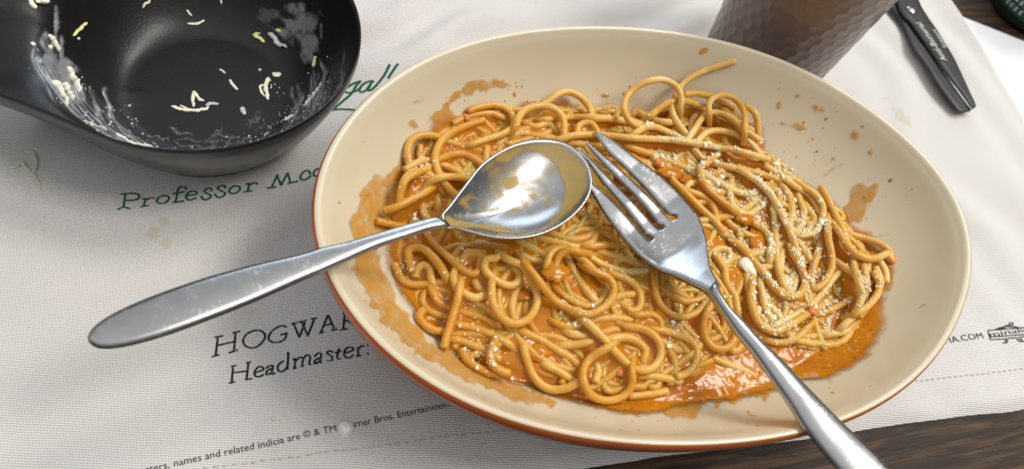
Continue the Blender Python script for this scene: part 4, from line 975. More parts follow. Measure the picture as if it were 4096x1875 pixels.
# handle
HU = [(1745, 868), (1709, 876), (1624, 899), (1497, 937), (1370, 973), (1285, 990), (1200, 1017), (1000, 1062), (800, 1117), (600, 1187), (470, 1244), (400, 1286), (365, 1318), (350, 1350)]
HL = [(1800, 905), (1730, 918), (1640, 948), (1510, 992), (1385, 1047), (1300, 1085), (1215, 1120), (1020, 1206), (850, 1274), (690, 1333), (560, 1372), (460, 1392), (392, 1392), (356, 1372)]
n = 70
HUp, HLp = resample(catmull(HU, 15), n), resample(catmull(HL, 15), n)
mx = (HUp[:, 0] + HLp[:, 0]) / 2
hz = np.interp(-mx, [-1790, -1700, -1600, -1320, -700, -350], [.0478, .0492, .0508, .0540, .0602, .0626]); hz = smooth1(hz, 4)
wide = np.linalg.norm(HUp - HLp, axis=1)
V, F = strip(ats(HUp, hz), ats(HLp, hz), np.interp(mx, [350, 900, 1500, 1800], [.0019, .0020, .0022, .0015]), 12, crown=.0004)
fix_normals(mesh('handle', V, F, M['spoon'], spoon))

# ------------------------------------------------------------------ fork
fork = empty('fork', tuple(at(2740, 1000, .040)), 'stainless steel fork lying tines left on the spaghetti, handle over the near rim', 'fork')
def fz(P):
    P = np.asarray(P, float); s_ = ((P[:, 0] - 2390) * .61 + (P[:, 1] - 530) * .79)      # px along the fork from the tips
    return np.interp(s_, [-60, 0, 200, 400, 560, 700, 820, 1000, 1300, 1560, 1900, 2300], [.0410, .0408, .0400, .0404, .0422, .0450, .0466, .0474, .0500, .0536, .0590, .0650])
fo = (2280, 480, 1.6375)
def fork_part(name, L, R, nn, thick, across=8, crown=0.0):
    L = resample(catmull(zp(*fo, L), 10), nn); R = resample(catmull(zp(*fo, R), 10), nn)
    V, F = strip(ats(L, fz(L)), ats(R, fz(R)), thick, across, crown); return fix_normals(mesh(name, V, F, M['fork'], fork))
from mathutils.geometry import delaunay_2d_cdt
OUT = []
def seg(pts): OUT.extend(catmull(pts, 7.0)[:-1].tolist())
seg([(975, 1090), (918, 980), (900, 880), (886, 780), (862, 692), (822, 612), (740, 515), (660, 430), (560, 345), (430, 250), (300, 150), (190, 79)])
seg([(190, 79), (176, 74), (164, 84)]); seg([(164, 84), (240, 200), (350, 305), (480, 435), (570, 530), (655, 618)]); seg([(655, 618), (692, 628), (688, 648), (664, 650), (640, 632)][:1] + [(672, 638), (688, 632)][:0] + [(655, 618), (690, 622), (690, 645), (668, 652), (640, 634)][1:])
seg([(640, 634), (560, 548), (450, 442), (320, 320), (200, 218), (118, 142)]); seg([(118, 142), (106, 140), (100, 154)]); seg([(100, 154), (170, 235), (300, 372), (420, 492), (520, 598), (575, 662)])
seg([(575, 662), (612, 680), (614, 703), (592, 710), (564, 690)]); seg([(564, 690), (450, 582), (330, 460), (200, 326), (66, 196)]); seg([(66, 196), (54, 196), (50, 210)]); seg([(50, 210), (110, 272), (200, 392), (330, 542), (450, 678), (502, 736)])
seg([(502, 736), (541, 752), (543, 774), (520, 782), (492, 760)]); seg([(492, 760), (380, 642), (260, 520), (150, 420), (122, 392)]); seg([(122, 392), (104, 400), (100, 425)]); seg([(100, 425), (145, 490), (230, 622), (320, 742), (390, 825), (470, 902), (590, 975), (690, 1012), (800, 1072), (880, 1122), (930, 1180)])
OUT = np.array(OUT + [(930, 1180)])
pts2 = [OUT]
gx, gy = np.meshgrid(np.arange(40, 1000, 13.0), np.arange(60, 1200, 13.0)); G = np.stack([gx.ravel(), gy.ravel()], 1)
ins = inside(G, OUT); G = G[ins]; G = G[polydist(G, OUT) > 8]
tang = np.roll(OUT, -1, 0) - np.roll(OUT, 1, 0); nrm2 = np.stack([-tang[:, 1], tang[:, 0]], 1); nrm2 /= np.linalg.norm(nrm2, axis=1)[:, None] + 1e-9
for k_ in (3.2,):
    for sg in (1, -1):
        I = OUT + nrm2 * sg * k_; ok = inside(I, OUT) & (polydist(I, OUT) > k_ * .8); pts2.append(I[ok])
pts2.append(G); allp = np.vstack(pts2)
vo, _, fo2, _, _, _ = delaunay_2d_cdt([Vector(p) for p in allp], [], [list(range(len(OUT)))], 1, 1e-4)
P2 = np.array([tuple(v) for v in vo]); ed = polydist(P2, OUT)
PX2 = np.array(zp(*fo, P2)); Wt = ats(PX2, fz(PX2))
along = (P2[:, 0] - 170) * .61 + (P2[:, 1] - 78) * .79; acr = (P2[:, 0] - 170) * .79 - (P2[:, 1] - 78) * .61
cd_ = np.interp(along, [500, 760, 950, 1150, 1300], [0, .0012, .0016, .0006, -.0004]); half = np.interp(along, [0, 1000, 1300], [190, 190, 60]); mid_ = np.interp(along, [0, 800, 1300], [-80, -80, -60])
Wt[:, 2] -= cd_ * np.clip(1 - ((acr - mid_) / half) ** 2, 0, 1)
hh = np.interp(along, [0, 120, 800, 1300], [.0005, .0008, .0010, .0016]); rd_ = np.clip(ed / 9.0, 0, 1); hh = hh * np.sqrt(np.clip(1 - (1 - rd_) ** 2, .02, 1))
top = Wt + np.c_[0 * hh, 0 * hh, hh]; bot = Wt - np.c_[0 * hh, 0 * hh, hh]; nP = len(P2)
tris = [tuple(f) for f in fo2]
FV = np.vstack([top, bot]); FF = tris + [tuple(i + nP for i in f[::-1]) for f in tris]
tmp = bpy.data.meshes.new('tmp'); tmp.from_pydata(FV.tolist(), [], FF); tmp.update()
bmx = bmesh.new(); bmx.from_mesh(tmp); bmesh.ops.recalc_face_normals(bmx, faces=bmx.faces)
bmx.verts.ensure_lookup_table(); bmx.normal_update()
up_ok = np.mean([f.normal.z for f in bmx.faces if f.verts[0].index < nP]) > 0
VN = np.array([tuple(v.normal) for v in bmx.verts]); bmx.free(); bpy.data.meshes.remove(tmp)
VN[:nP] *= np.sign(VN[:nP, 2:3] + 1e-9); VN[nP:] *= -np.sign(VN[nP:, 2:3] + 1e-9)
rimv = ed < 1.0
lat = np.zeros((2 * nP, 3))
def tri_up(f):
    a_, b_, c_ = FV[f[0]], FV[f[1]], FV[f[2]]; return np.cross(b_ - a_, c_ - a_)[2] > 0
groups_ = {k_: [] for k_ in range(5)}
tine_off = [(-18, 60), (-150, -18), (-230, -150), (-9999, -230)]
tl = [np.array(q_, float) for q_ in ([(175, 80), (420, 290), (720, 590)], [(107, 147), (380, 420), (630, 680)], [(58, 203), (330, 500), (560, 750)], [(110, 408), (300, 640), (470, 830)])]
def ldist(p, L):
    return min(np.hypot(*(p - L[i] - np.clip(((p - L[i]) @ (L[i + 1] - L[i])) / ((L[i + 1] - L[i]) @ (L[i + 1] - L[i])), 0, 1) * (L[i + 1] - L[i]))) for i in range(2))
for f in tris:
    c_ = P2[list(f)].mean(0)
    if (c_[0] - 672) * .64 + (c_[1] - 650) * .77 > 0: g_ = 4
    else: g_ = int(np.argmin([ldist(c_, L_) for L_ in tl]))
    ft = f if tri_up(f) else f[::-1]; fb = tuple(i + nP for i in (ft[::-1])); groups_[g_] += [ft, fb]
for g_, fs in groups_.items():
    used = sorted({i for f in fs for i in f}); mp = {v: k_ for k_, v in enumerate(used)}
    o = mesh('fork_head' if g_ == 4 else 'tine', FV[used], [tuple(mp[i] for i in f) for f in fs], M['fork'], fork)
    o.data.normals_split_custom_set_from_vertices([tuple(VN[i]) for i in used])
FL = [(2824, 1171), (2871, 1239), (2939, 1334), (3007, 1416), (3075, 1511), (3143, 1606), (3204, 1700), (3289, 1807), (3346, 1875), (3430, 1985), (3500, 2090), (3580, 2190)]
FR = [(2862, 1130), (2905, 1219), (2980, 1294), (3048, 1368), (3129, 1443), (3211, 1531), (3292, 1612), (3380, 1700), (3501, 1812), (3558, 1875), (3680, 1990), (3790, 2100)]
L = resample(catmull(FL, 15), 60); R_ = resample(catmull(FR, 15), 60)
V, F = strip(ats(L, fz(L)), ats(R_, fz(R_)), np.interp(np.linspace(0, 1, 60), [0, .3, 1], [.0034, .0030, .0022]), 12, np.interp(np.linspace(0, 1, 60), [0, .4, 1], [.0008, .0010, .0003]))
fix_normals(mesh('handle', V, F, M['fork'], fork))

# cheese chunk on the pasta
lump('cheese_chunk', 2985, 1070, .0040, .0027, .0018, M['parm'], None, -.7, seed=60, sinkf=.25, n=9, rings=6)
bpy.data.objects['cheese_chunk'].data.polygons.foreach_set('use_smooth', [False] * len(bpy.data.objects['cheese_chunk'].data.polygons))
tag(bpy.data.objects['cheese_chunk'], 'pale crumbly chunk of cheese on the spaghetti right of the fork head', 'cheese')

# ------------------------------------------------------------------ black dish with handle
PC = np.array([-.124, .166]); PRR = .054; PZ = .041
cpts = [(PRR * math.cos(rad(a)), PRR * math.sin(rad(a))) for a in range(-84, 190, 7)]
cpts += [(-.0545, -.0185), (-.060, -.0270), (-.070, -.0355), (-.083, -.0455), (-.092, -.0560), (-.0905, -.0660), (-.0800, -.0715), (-.067, -.0655), (-.054, -.0590), (-.042, -.0555), (-.030, -.0540), (-.018, -.0536), (-.007, -.0538)]
cont = resample(np.vstack([catmull(cpts, .001), [cpts[0]]]), 301)[:-1]
cr = np.hypot(cont[:, 0], cont[:, 1])
dish = empty('handled_dish', (PC[0], PC[1], .002), 'small black dish with a broad handle and milky cheese residue inside', 'dish')
cth_ = np.arctan2(cont[:, 1], cont[:, 0])
hl = np.exp(-((np.mod(cth_ - rad(218) + np.pi, 2 * np.pi) - np.pi) / rad(26)) ** 2)          # how much of the handle a direction has
def dish_ring(s_, z, inset=0.0):
    """ring between base circle (s=0) and rim contour (s=1)"""
    rb = np.full(len(cr), .030); r = rb + (cr - rb) * s_ - inset
    return np.stack([PC[0] + cont[:, 0] / cr * r, PC[1] + cont[:, 1] / cr * r, np.zeros(len(cr)) + z], 1)
RB = .026
def dish_prof(s_): return .0062 + (PZ - .0062) * (s_ ** 1.9)
cth_sorted = np.argsort(cth_); ctab, rtab = cth_[cth_sorted], cr[cth_sorted]; ctab = np.r_[ctab - 2 * np.pi, ctab, ctab + 2 * np.pi]; rtab = np.r_[rtab, rtab, rtab]
def dish_z(x, y):
    """inner surface: round hollow, then the nearly flat, faintly dished handle"""
    dx = np.asarray(x, float) - PC[0]; dy = np.asarray(y, float) - PC[1]; r = np.hypot(dx, dy); Rc = np.interp(np.arctan2(dy, dx), ctab, rtab)
    ph_ = np.mod(np.arctan2(dy, dx) - rad(215) + np.pi, 2 * np.pi) - np.pi; hw = np.exp(-(ph_ / rad(48)) ** 2); RH = .0545 - .0070 * hw
    s_ = np.clip((r - RB) / (RH - RB), 0, 3); k_ = .02 + .20 * hw; s_ = np.where(s_ < 1 - k_, s_, 1 - k_ + k_ * (1 - np.exp(-(s_ - 1 + k_) / k_))); z = dish_prof(s_)
    z = z - .0022 * sstep(.052, .064, r) * sstep(0, .012, Rc - r) - .0018 * sstep(.046, .054, r) * sstep(.001, .02, Rc - r)
    return np.where(r < Rc * .99, z, -1.0)
V = []
for q in np.r_[np.linspace(.0, .4, 9), np.linspace(.43, .982, 64)]:
    x = PC[0] + cont[:, 0] * q; y = PC[1] + cont[:, 1] * q; V += list(zip(x, y, dish_z(x, y)))
V += dish_ring(.99, PZ + .0004).tolist(); V += dish_ring(1.0, PZ - .0001).tolist(); V += dish_ring(1.003, PZ - .0012).tolist()
nn = len(cr)
dm = NT('black_glaze'); n_ = dm.noise(dm.pos(), 900, 3); n2 = dm.noise(dm.pos(), 60, 3)
dm.set(Base_Color=dm.mix(n2, (.007, .007, .0075, 1), (.014, .0135, .013, 1)), Specular_IOR_Level=.38, Roughness=dm.math('ADD', .26, dm.math('MULTIPLY', n_, .16)), Normal=dm.bump(n_, .22, .0004))
inner = fix_normals(mesh('inner_wall', V, gridfaces(len(V) // nn, nn, True), dm.m, dish))
od_ = [(1.003, PZ - .0012), (1.0, PZ - .0035), (.98, PZ - .0055), (.90, PZ - .0110), (.73, PZ - .0200), (.50, .0115), (.34, .0062), (.26, .0035), (.23, .0016)]
V = []
for s_, z in od_: V += dish_ring(s_, z + 0 * cr + .010 * hl * max(0, 1 - s_) * 2 * (s_ > .3)).tolist()
om = mat_plain('black_outer_glaze', (.016, .0165, .017), .30, bump=.03, scale=40, Coat_Weight=.25)
fix_normals(mesh('outer_wall', V, gridfaces(len(od_), nn, True), om, dish))
V = dish_ring(.23, .0016).tolist() + [(PC[0], PC[1], .0016)]; mesh('foot', V, [(i, (i + 1) % nn, nn) for i in range(nn)], om, dish)
# milky film, streaked round the wall
nph, ns = 640, 150
aph = np.linspace(0, 2 * np.pi, nph, endpoint=False); qs = np.linspace(.010, .0530, ns)
DEN = np.zeros((ns, nph)); DG = np.degrees(aph)[None, :]; QG = qs[:, None]
rs_ = np.random.default_rng(5)
def arc(r0, r1, a0, a1, wd, g):
    """one finger-wide wipe mark: radius runs r0..r1 while the angle runs a0..a1 (degrees, may pass 360)"""
    global DEN
    D2 = np.where(DG < a0, DG + 360, DG); tt = (D2 - a0) / (a1 - a0); m_ = (tt > 0) & (tt < 1); rc = r0 + (r1 - r0) * tt + .0006 * np.sin(tt * 9 + r0 * 4000)
    prof_ = np.exp(-((QG - rc) / (wd * (.6 + .4 * np.sin(np.clip(tt, 0, 1) * 3.14)))) ** 2) * np.clip(np.minimum(tt, 1 - tt) * 7, 0, 1) * (.75 + .25 * np.sin(tt * 23 + r0 * 9000))
    DEN = np.maximum(DEN, np.where(m_, prof_ * g, 0))
for k_ in range(74):
    r0 = rs_.uniform(.033, .0500); a0 = rs_.uniform(205, 330); ln = rs_.uniform(18, 75); arc(r0, min(.0508, max(.030, r0 + rs_.normal(0, .0022))), a0, a0 + ln, rs_.uniform(.00022, .00085), rs_.uniform(.35, 1.0))
for k_ in range(40):
    r0 = rs_.uniform(.030, .0490); a0 = rs_.uniform(-55, 18) + 360; ln = rs_.uniform(14, 42); arc(r0, r0 + rs_.normal(0, .0015), a0 - 360 if a0 > 340 else a0, (a0 - 360 if a0 > 340 else a0) + ln, rs_.uniform(.0003, .0009), rs_.uniform(.2, .7))
for k_ in range(46):
    r0 = rs_.uniform(.020, .034); a0 = rs_.uniform(255, 345); ln = rs_.uniform(8, 26); arc(r0, r0 + rs_.normal(0, .0016), a0, a0 + ln, rs_.uniform(.00025, .0006), rs_.uniform(.08, .24))
V = []; dens = []
for qi, q in enumerate(qs):
    Rc = np.interp(np.mod(aph + np.pi, 2 * np.pi) - np.pi, ctab, rtab); rr = np.minimum(q + 0 * aph, Rc * .965)
    x = PC[0] + rr * np.cos(aph); y = PC[1] + rr * np.sin(aph); z = dish_z(x, y) + .00025
    pv = pxof(np.stack([x, y, z], 1)); blob = np.zeros(nph)
    for (bx, by, rx, ry, g) in ((1185, 100, 74, 70, .36), (1235, 185, 34, 66, .36), (1080, 60, 44, 26, .12), (1210, 30, 20, 30, .4), (250, 310, 50, 70, .5), (180, 240, 50, 22, .42), (160, 275, 40, 14, .4), (300, 380, 36, 60, .55), (225, 90, 9, 75, .5), (246, 190, 8, 80, .5), (1283, 130, 8, 36, .45)):
        blob = np.maximum(blob, g * np.clip(1.3 - ((pv[:, 0] - bx) / rx) ** 2 - ((pv[:, 1] - by) / ry) ** 2 + .7 * vnoise(pv[:, 0], pv[:, 1], 30, 56) + .35 * vnoise(pv[:, 0], pv[:, 1], 11, 57) + .8 * vnoise(aph * 1.5, np.full(nph, q * 1100), 1.0, 58), 0, 1))
    thin = .10 * sstep(.028, .036, np.full(nph, q)) * (1 - sstep(.049, .052, np.full(nph, q))) * np.clip(sstep(205, 250, np.degrees(aph)) + 1 - sstep(5, 40, np.degrees(aph)), 0, 1)
    DEN[qi] = np.maximum(DEN[qi], np.maximum(blob, thin)); V += list(zip(x, y, z + .00035 * DEN[qi]))
dens = DEN.ravel().tolist()
t = NT('milk_residue'); dd = t.attr('dens'); nz_ = t.noise(t.pos(), 210, 4, .6); nb_ = t.noise(t.pos(), 1300, 2)
al = t.math('MULTIPLY', dd, t.math('ADD', .55, t.math('MULTIPLY', nz_, .75)), clamp=True)
t.set(Base_Color=(.62, .635, .66, 1), Roughness=.07, Alpha=t.math('MULTIPLY', al, .92), Normal=t.bump(t.math('ADD', nz_, dd), .5, .0008))
fix_normals(mesh('milk_residue', V, gridfaces(ns, nph, True), t.m, inner, attr={'dens': dens}))
# little milk beads standing on the film
V, F = [], []
for k_ in range(420):
    if k_ % 3: a_ = rad(rs_.uniform(215, 375)); r_ = rs_.uniform(.026, .0500)
    else: a_ = rad(rs_.uniform(-60, 38)); r_ = rs_.uniform(.022, .048)
    x, y = PC[0] + r_ * math.cos(a_), PC[1] + r_ * math.sin(a_); z = float(dish_z(x, y)); sz = min(.00055, rs_.lognormal(math.log(.00018), .45)); b_ = len(V)
    for i_ in range(4):
        th = .5 * math.pi * i_ / 3
        for jj in range(8): V.append((x + sz * math.cos(th) * math.cos(jj * .785), y + sz * math.cos(th) * math.sin(jj * .785), z + sz * .9 * math.sin(th)))
    F += [tuple(i_ + b_ for i_ in f) for f in gridfaces(4, 8, True)]
tag(fix_normals(mesh('milk_beads', V, F, mat_plain('milk_bead', (.66, .67, .68), .12), inner)), kind='stuff')

# cheese shreds: each its own thing
def shred(path, wpx, mat, label, surf, name='cheese_shred', cat='cheese shred', group=None, flat=.42, lift=0.0, lo=.0, hi=.05, taper=True, parent=None):
    P = catmull(path, 4.0) if len(path) > 1 else np.array(path)
    P = P + wpx * .16 * np.stack([vnoise(np.arange(len(P)) * 1.0, 0 * P[:, 0], 2.2, random.randint(0, 99)), vnoise(np.arange(len(P)) * 1.0, 0 * P[:, 0], 2.2, random.randint(0, 99))], 1)
    W = on(P, surf, lo, hi); k = np.linalg.norm(W[0] - [0, 0, CH]) / FPX / 1.05; r = wpx * .88 * k / 2
    n = len(W); tt = np.linspace(0, 1, n); R = r * (np.minimum(1, np.minimum(tt, 1 - tt) * 5 + .45) if taper else 1) * (1 + .32 * vnoise(np.arange(n) * 1.0, np.arange(n) * .3, 1.8, random.randint(0, 99)))
    W[:, 2] = surf(W[:, 0], W[:, 1]) + r * flat * .8 + lift * np.sin(np.pi * tt)
    V, F = tube(W, R, 9, flat); o = fix_normals(mesh(name, V, F, mat, parent))
    return tag(o, label, cat, group) if not parent else o
W_, Y_, G_ = M['shred'], M['yellow'], M['greyshred']
gs = 'cheese shreds in the black dish'
for path, wpx, mt, lb in [
 ([(120, -6), (128, 18), (146, 36)], 20, W_, 'thick curved cheese shred at the dish edge, far upper left corner'),
 ([(140, 4), (165, 12), (190, 10)], 44, W_, 'round lump of cheese at the top left inside the black dish'),
 ([(347, 92), (325, 112), (309, 127), (294, 145)], 17, Y_, 'yellowish jagged cheese shred left of the bright reflection in the dish'),
 ([(312, 153), (318, 160)], 14, W_, 'tiny cheese crumb just below the jagged yellowish shred in the dish'),
 ([(196, 142), (208, 158), (222, 178), (240, 208)], 24, W_, 'bluish white cheese flake on the left wall of the dish'),
 ([(194, 186), (208, 196)], 20, W_, 'short stub of cheese beside the bluish white flake in the dish'),
 ([(122, 176), (142, 178)], 20, W_, 'small lone cheese crumb nearest the dish handle'),
 ([(275, 270), (290, 310), (305, 335), (320, 368)], 34, W_, 'long thick cheese clump standing on the left streak of milk'),
 ([(212, 332), (235, 350), (255, 385), (273, 421)], 30, W_, 'big melted cheese clump at the lower left of the dish'),
 ([(252, 336), (270, 365), (290, 402)], 34, W_, 'creamy folded cheese piece joined to the melted clump, lower left'),
 ([(335, 487), (355, 494), (385, 508), (427, 522)], 22, W_, 'torn cheese shred stuck just under the near rim, left of centre'),
 ([(463, 534), (490, 552), (530, 575), (606, 588)], 16, W_, 'ragged cheese strip running along the near rim of the dish'),
 ([(686, 425), (715, 436), (760, 443), (815, 438), (836, 430)], 17, W_, 'longest cheese shred lying on the dish floor near its front'),
 ([(822, 424), (840, 418), (873, 416)], 16, G_, 'greyish wet cheese shred touching the right end of the longest shred'),
 ([(720, 424), (735, 428), (752, 435)], 8, W_, 'thin splinter of cheese along the top of the longest shred'),
 ([(776, 428), (770, 400), (774, 370), (788, 385), (800, 400), (815, 406)], 14, W_, 'bent hook shaped cheese shred above the longest shred'),
 ([(751, 96), (780, 98), (800, 94), (817, 84)], 13, W_, 'straight cheese shred right of the bright reflection in the dish'),
 ([(747, 42), (757, 54), (768, 64)], 8, W_, 'thin slanted cheese sliver above the straight shred'),
 ([(883, -6), (886, 18)], 10, W_, 'short upright cheese shred cut by the top edge of the picture'),
 ([(597, -4), (594, 12), (580, 18), (572, 32)], 13, W_, 'hooked cheese shred at the top above the bright reflection'),
 ([(878, 279), (890, 284), (902, 294)], 9, W_, 'tiny cheese shred in the middle of the dish floor'),
 ([(918, 320), (928, 338), (940, 352), (951, 360)], 12, W_, 'pale slanted cheese shred right of the dish centre'),
 ([(1078, 310), (1066, 325), (1062, 350), (1066, 375), (1070, 402)], 17, W_, 'tall cheese shred of the looped pair at the right of the dish'),
 ([(1058, 340), (1042, 345), (1044, 365), (1058, 386)], 11, W_, 'curved cheese shred of the looped pair at the right of the dish'),
 ([(1074, 325), (1084, 324)], 15, Y_, 'small yellow bit of cheese on top of the looped pair'),
 ([(1095, 296), (1108, 300), (1120, 298)], 22, W_, 'triangular cheese chip right of the looped pair of shreds'),
 ([(1012, 142), (1035, 152), (1058, 172)], 22, Y_, 'yellow cheese piece left of the milk puddle'),
 ([(1012, 138), (1028, 134), (1040, 136)], 8, Y_, 'thin yellow flap of cheese on the end of the yellow piece'),
 ([(1075, 136), (1095, 155), (1115, 180), (1146, 190)], 26, G_, 'translucent grey cheese flake at the lower edge of the milk puddle'),
 ([(1108, 120), (1120, 130)], 18, Y_, 'small yellow cheese bit floating in the milk puddle'),
 ([(1262, 228), (1258, 248), (1254, 268)], 18, Y_, 'yellow cheese shred coated in milk on the right wall'),
 ([(1284, 334), (1270, 365), (1250, 392), (1214, 430)], 24, W_, 'large pale cheese strip under the right rim of the dish'),
 ([(970, 430), (974, 446), (982, 458)], 20, G_, 'clear wet cheese chip at the front of the dish floor'),
 ([(1174, 460), (1160, 468), (1140, 482)], 12, W_, 'narrow cheese bit at the near right rim'),
 ([(1034, 282), (1042, 284)], 15, G_, 'tiny clear cheese crumb above the looped pair')]:
    shred(path, wpx, mt, lb, dish_z, group=gs, lo=.004, hi=.046)
tw = 'cheese threads dropped on the tea towel'
TH_ = mat_cheese('pale_cheese_thread', (.62, .62, .48), (.68, .67, .52))
shred([(-20, 556), (0, 566), (42, 585), (89, 600), (136, 609)], 8, TH_, 'thin straight cheese thread on the towel running off the left edge', towel_z, group=tw, lo=-.001, hi=.006, flat=.8)
shred([(136, 611), (146, 640), (147, 666), (131, 694)], 13, TH_, 'curved cheese thread on the towel, right side of the tangle below the handle', towel_z, group=tw, lo=-.001, hi=.006, flat=.9)
shred([(28, 675), (64, 670), (90, 654), (106, 672), (127, 697), (148, 721), (160, 758)], 13, TH_, 'zigzag cheese thread on the towel below the dish handle', towel_z, group=tw, lo=-.001, hi=.006, flat=.9)
shred([(1090, 1668), (1100, 1674)], 20, TH_, 'small square cheese crumb on the towel above the fine print', towel_z, name='cheese_crumb', cat='crumb', lo=-.001, hi=.006)

# milk drop on the towel
c = on([(1382, 1712)], towel_z, -.001, .006)[0]; V = []
for i in range(13):
    th = math.pi / 2 * i / 12
    for j in range(28):
        a = 2 * math.pi * j / 28; r = .00258 * (1 + .03 * math.sin(2 * a + .6) + .02 * math.sin(3 * a)); V.append((c[0] + r * math.cos(th) ** .8 * math.cos(a) if i < 12 else c[0], c[1] + r * math.cos(th) ** .8 * math.sin(a) if i < 12 else c[1], float(towel_z(c[0], c[1])) - .0002 + .0021 * math.sin(th)))
o = fix_normals(mesh('milk_drop', V, gridfaces(13, 28, True), M['milk'])); tag(o, 'round white drop of milk standing on the fine print of the towel', 'drop')

# ------------------------------------------------------------------ hammered cup
MC = np.array([.0742, .2900]); HM = .098
cup = empty('hammered_cup', (MC[0], MC[1], .002), 'brown hammered cup standing behind the bowl', 'cup')
nu, nv = 440, 200; V = []
def cup_r(z): return np.interp(z, [0, .004, .012, .04, .075, HM], [.0215, .0240, .0258, .0282, .0312, .0330])
for i in range(nv):
    z = HM * i / (nv - 1); a = np.linspace(0, 2 * np.pi, nu, endpoint=False)
    rows = z / .0044; best = np.full(nu, 9.0)
    for rI in (math.floor(rows) - 1, math.floor(rows), math.floor(rows) + 1, math.floor(rows) + 2):
        ph0 = .5 * (rI % 2); ju = a / (2 * np.pi) * 33 - ph0; jn = np.round(ju)
        jit = .12 * np.sin(jn * 12.9 + rI * 78.2)
        d = np.hypot((ju - jn - jit) * .0054, (z - (rI + .12 * math.sin(rI * 3.3)) * .0044)); best = np.minimum(best, d)
    dimple = -.00036 * np.clip(1 - (best / .0032) ** 2, 0, 1) * sstep(.004, .012, z) * (1 - sstep(HM - .008, HM - .003, z))
    r = cup_r(z) + dimple; V += list(zip(MC[0] + r * np.cos(a), MC[1] + r * np.sin(a), np.full(nu, .002 + z)))
cm = NT('brown_hammered_glaze'); n1 = cm.noise(cm.pos(), 45, 3); n2 = cm.noise(cm.pos(), 700, 3)
cm.set(Base_Color=cm.mix(n1, (.165, .115, .093, 1), (.24, .175, .145, 1)), Metallic=0.0, Roughness=cm.math('ADD', .26, cm.math('MULTIPLY', n2, .15)), Coat_Weight=.35, Coat_Roughness=.12, Normal=cm.bump(n2, .05, .0004))
fix_normals(mesh('body', V, gridfaces(nv, nu, True), cm.m, cup))
V = []
for r, z in ((.0330, HM + .002), (.0325, HM + .0028), (.0318, HM + .002), (.0290, .06), (.024, .010), (.0005, .008)):
    a = np.linspace(0, 2 * np.pi, 96, endpoint=False); V += list(zip(MC[0] + r * np.cos(a), MC[1] + r * np.sin(a), np.full(96, z)))
fix_normals(mesh('inside_wall', V, gridfaces(6, 96, True), cm.m, cup))

# ------------------------------------------------------------------ scissors
sx = (3400, 0, 2.457)
bm_ = NT('black_blade'); b1 = bm_.noise(bm_.pos(), 130, 4); b2 = bm_.noise(bm_.pos(), 700, 3)
bm_.set(Base_Color=bm_.mix(b1, (.012, .012, .013, 1), (.055, .055, .055, 1)), Metallic=.3, Roughness=bm_.math('ADD', .32, bm_.math('MULTIPLY', b2, .25)), Normal=bm_.bump(b2, .08, .0004))
sciss = empty('scissors', tuple(at(3700, 200, .004)), 'black scissors with printed blade and silver rivet, half behind the cup', 'scissors')
def blade(name, L, R, z0, z1, thick):
    L = resample(catmull(zp(*sx, L), 10), 60); R = resample(catmull(zp(*sx, R), 10), 60); tl = np.linspace(0, 1, 60)
    zz = z0 + (z1 - z0) * tl
    V, F = strip(ats(L, zz), ats(R, zz), np.interp(tl, [0, .9, 1], [thick, thick, thick * .6]), 6); return fix_normals(mesh(name, V, F, bm_.m, sciss))
blade('lower_blade', [(330, -120), (370, 30), (440, 130), (500, 210), (560, 350), (620, 490), (720, 620), (850, 830), (960, 980), (1050, 1085), (1100, 1105)], [(560, -120), (590, 100), (640, 240), (720, 400), (830, 560), (930, 720), (1020, 850), (1100, 960), (1170, 1050), (1195, 1082), (1180, 1095)], .0076, .0068, .0014)
upper = blade('upper_blade', [(420, -120), (470, 60), (520, 160), (590, 230), (660, 330), (770, 480), (870, 630), (980, 780), (1080, 910), (1160, 1020), (1200, 1078)], [(640, -120), (690, 40), (760, 160), (850, 290), (930, 420), (1010, 550), (1080, 690), (1140, 820), (1190, 930), (1230, 1010), (1238, 1050)], .0096, .0082, .0015)
rp = at(*zp(*sx, [(610, 98)])[0], .0104); V = []
for i in range(9):
    th = math.pi / 2 * i / 8; a = np.linspace(0, 2 * np.pi, 28, endpoint=False); r = .0030 * math.cos(th)
    V += list(zip(rp[0] + r * np.cos(a), rp[1] + r * np.sin(a), np.full(28, .0102 + .0011 * math.sin(th))))
fix_normals(mesh('rivet', V, gridfaces(9, 28, True), mat_metal('rivet_steel', 0, .4), sciss))
whp = mat_plain('pale_blade_print', (.66, .64, .58), .6)
def spx(x, y): return zp(*sx, [(x, y)])[0]
font_text('blade_print', 'Anti-Bacterial', spx(958, 596), spx(700, 226), 25, whp, upper, None, z=.0104, zoff=0)
font_text('blade_print', 'Scissors', spx(955, 470), spx(838, 292), 17, whp, upper, None, z=.0104, zoff=0)

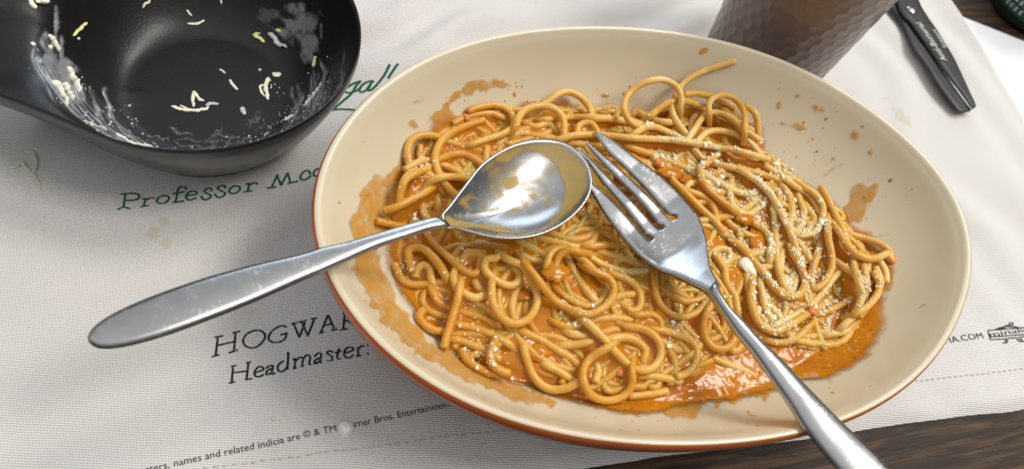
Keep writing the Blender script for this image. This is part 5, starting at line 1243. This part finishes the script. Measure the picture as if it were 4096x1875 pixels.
# ------------------------------------------------------------------ green jar at the top right corner
JC = np.array([.2238, .4362]); JR = .0222
jar = empty('green_jar', (JC[0], JC[1], 0), 'dark green jar with a white label at the top right corner', 'jar')
jm = mat_plain('dark_green_plastic', (.010, .022, .018), .25, Coat_Weight=.4); jl = mat_plain('green_label', (.035, .095, .075), .35); jw = mat_plain('white_label', (.75, .75, .73), .5)
def cyl(name, prof, mat):
    V = []; a = np.linspace(0, 2 * np.pi, 96, endpoint=False)
    for r, z in prof: V += list(zip(JC[0] + r * np.cos(a), JC[1] + r * np.sin(a), np.full(96, z)))
    return fix_normals(mesh(name, V, gridfaces(len(prof), 96, True), mat, jar))
cyl('jar_body', [(.001, .0003), (JR - .003, .0003), (JR - .001, .0012), (JR, .003), (JR, .070), (JR - .004, .076), (.001, .078)], jm)
wrap = cyl('wrap_label', [(JR + .0001, .0065), (JR + .00025, .0066), (JR + .00025, .066), (JR + .0001, .0661)], jl)
def on_cyl(pa, z): return (JC[0] + (JR + .0005) * math.cos(pa), JC[1] + (JR + .0005) * math.sin(pa), z)
V, F = [], []
for i, pa in enumerate(np.linspace(rad(-102), rad(-40), 20)):
    V += [on_cyl(pa, .0135), on_cyl(pa, .050)]
    if i: F.append((2 * i - 2, 2 * i, 2 * i + 1, 2 * i - 1))
mesh('white_label', V, F, jw, jar)
for rI in range(4):
    for k in range(7):
        if random.random() < .15: continue
        pa0 = rad(-170 + k * 8 + random.uniform(-1, 1)); z0 = .0085 + rI * .0042
        V = []; F = []
        for (da, db, wa, wb) in ((0, 0, .9, .25), (0, 1.1, .9, .22), (0, .2, .2, 1.0), (.35, 0, .2, 1.2), (.7, .3, .2, .9)):
            b0 = len(V); a_ = pa0 + da * .075; h = z0 + db * .0016
            for (p_, q_) in ((0, 0), (1, 0), (1, 1), (0, 1)): V.append(on_cyl(a_ + p_ * wa * .075 * (.9 if wa > .5 else .6), h + q_ * wb * .0018))
            F.append((b0, b0 + 1, b0 + 2, b0 + 3))
        mesh('label_character', V, F, jw, wrap)
font_text('label_print', 'O', (4062, 22), (4080, 12), 16, jm, jar, None, z=.0300, zoff=0) if False else None
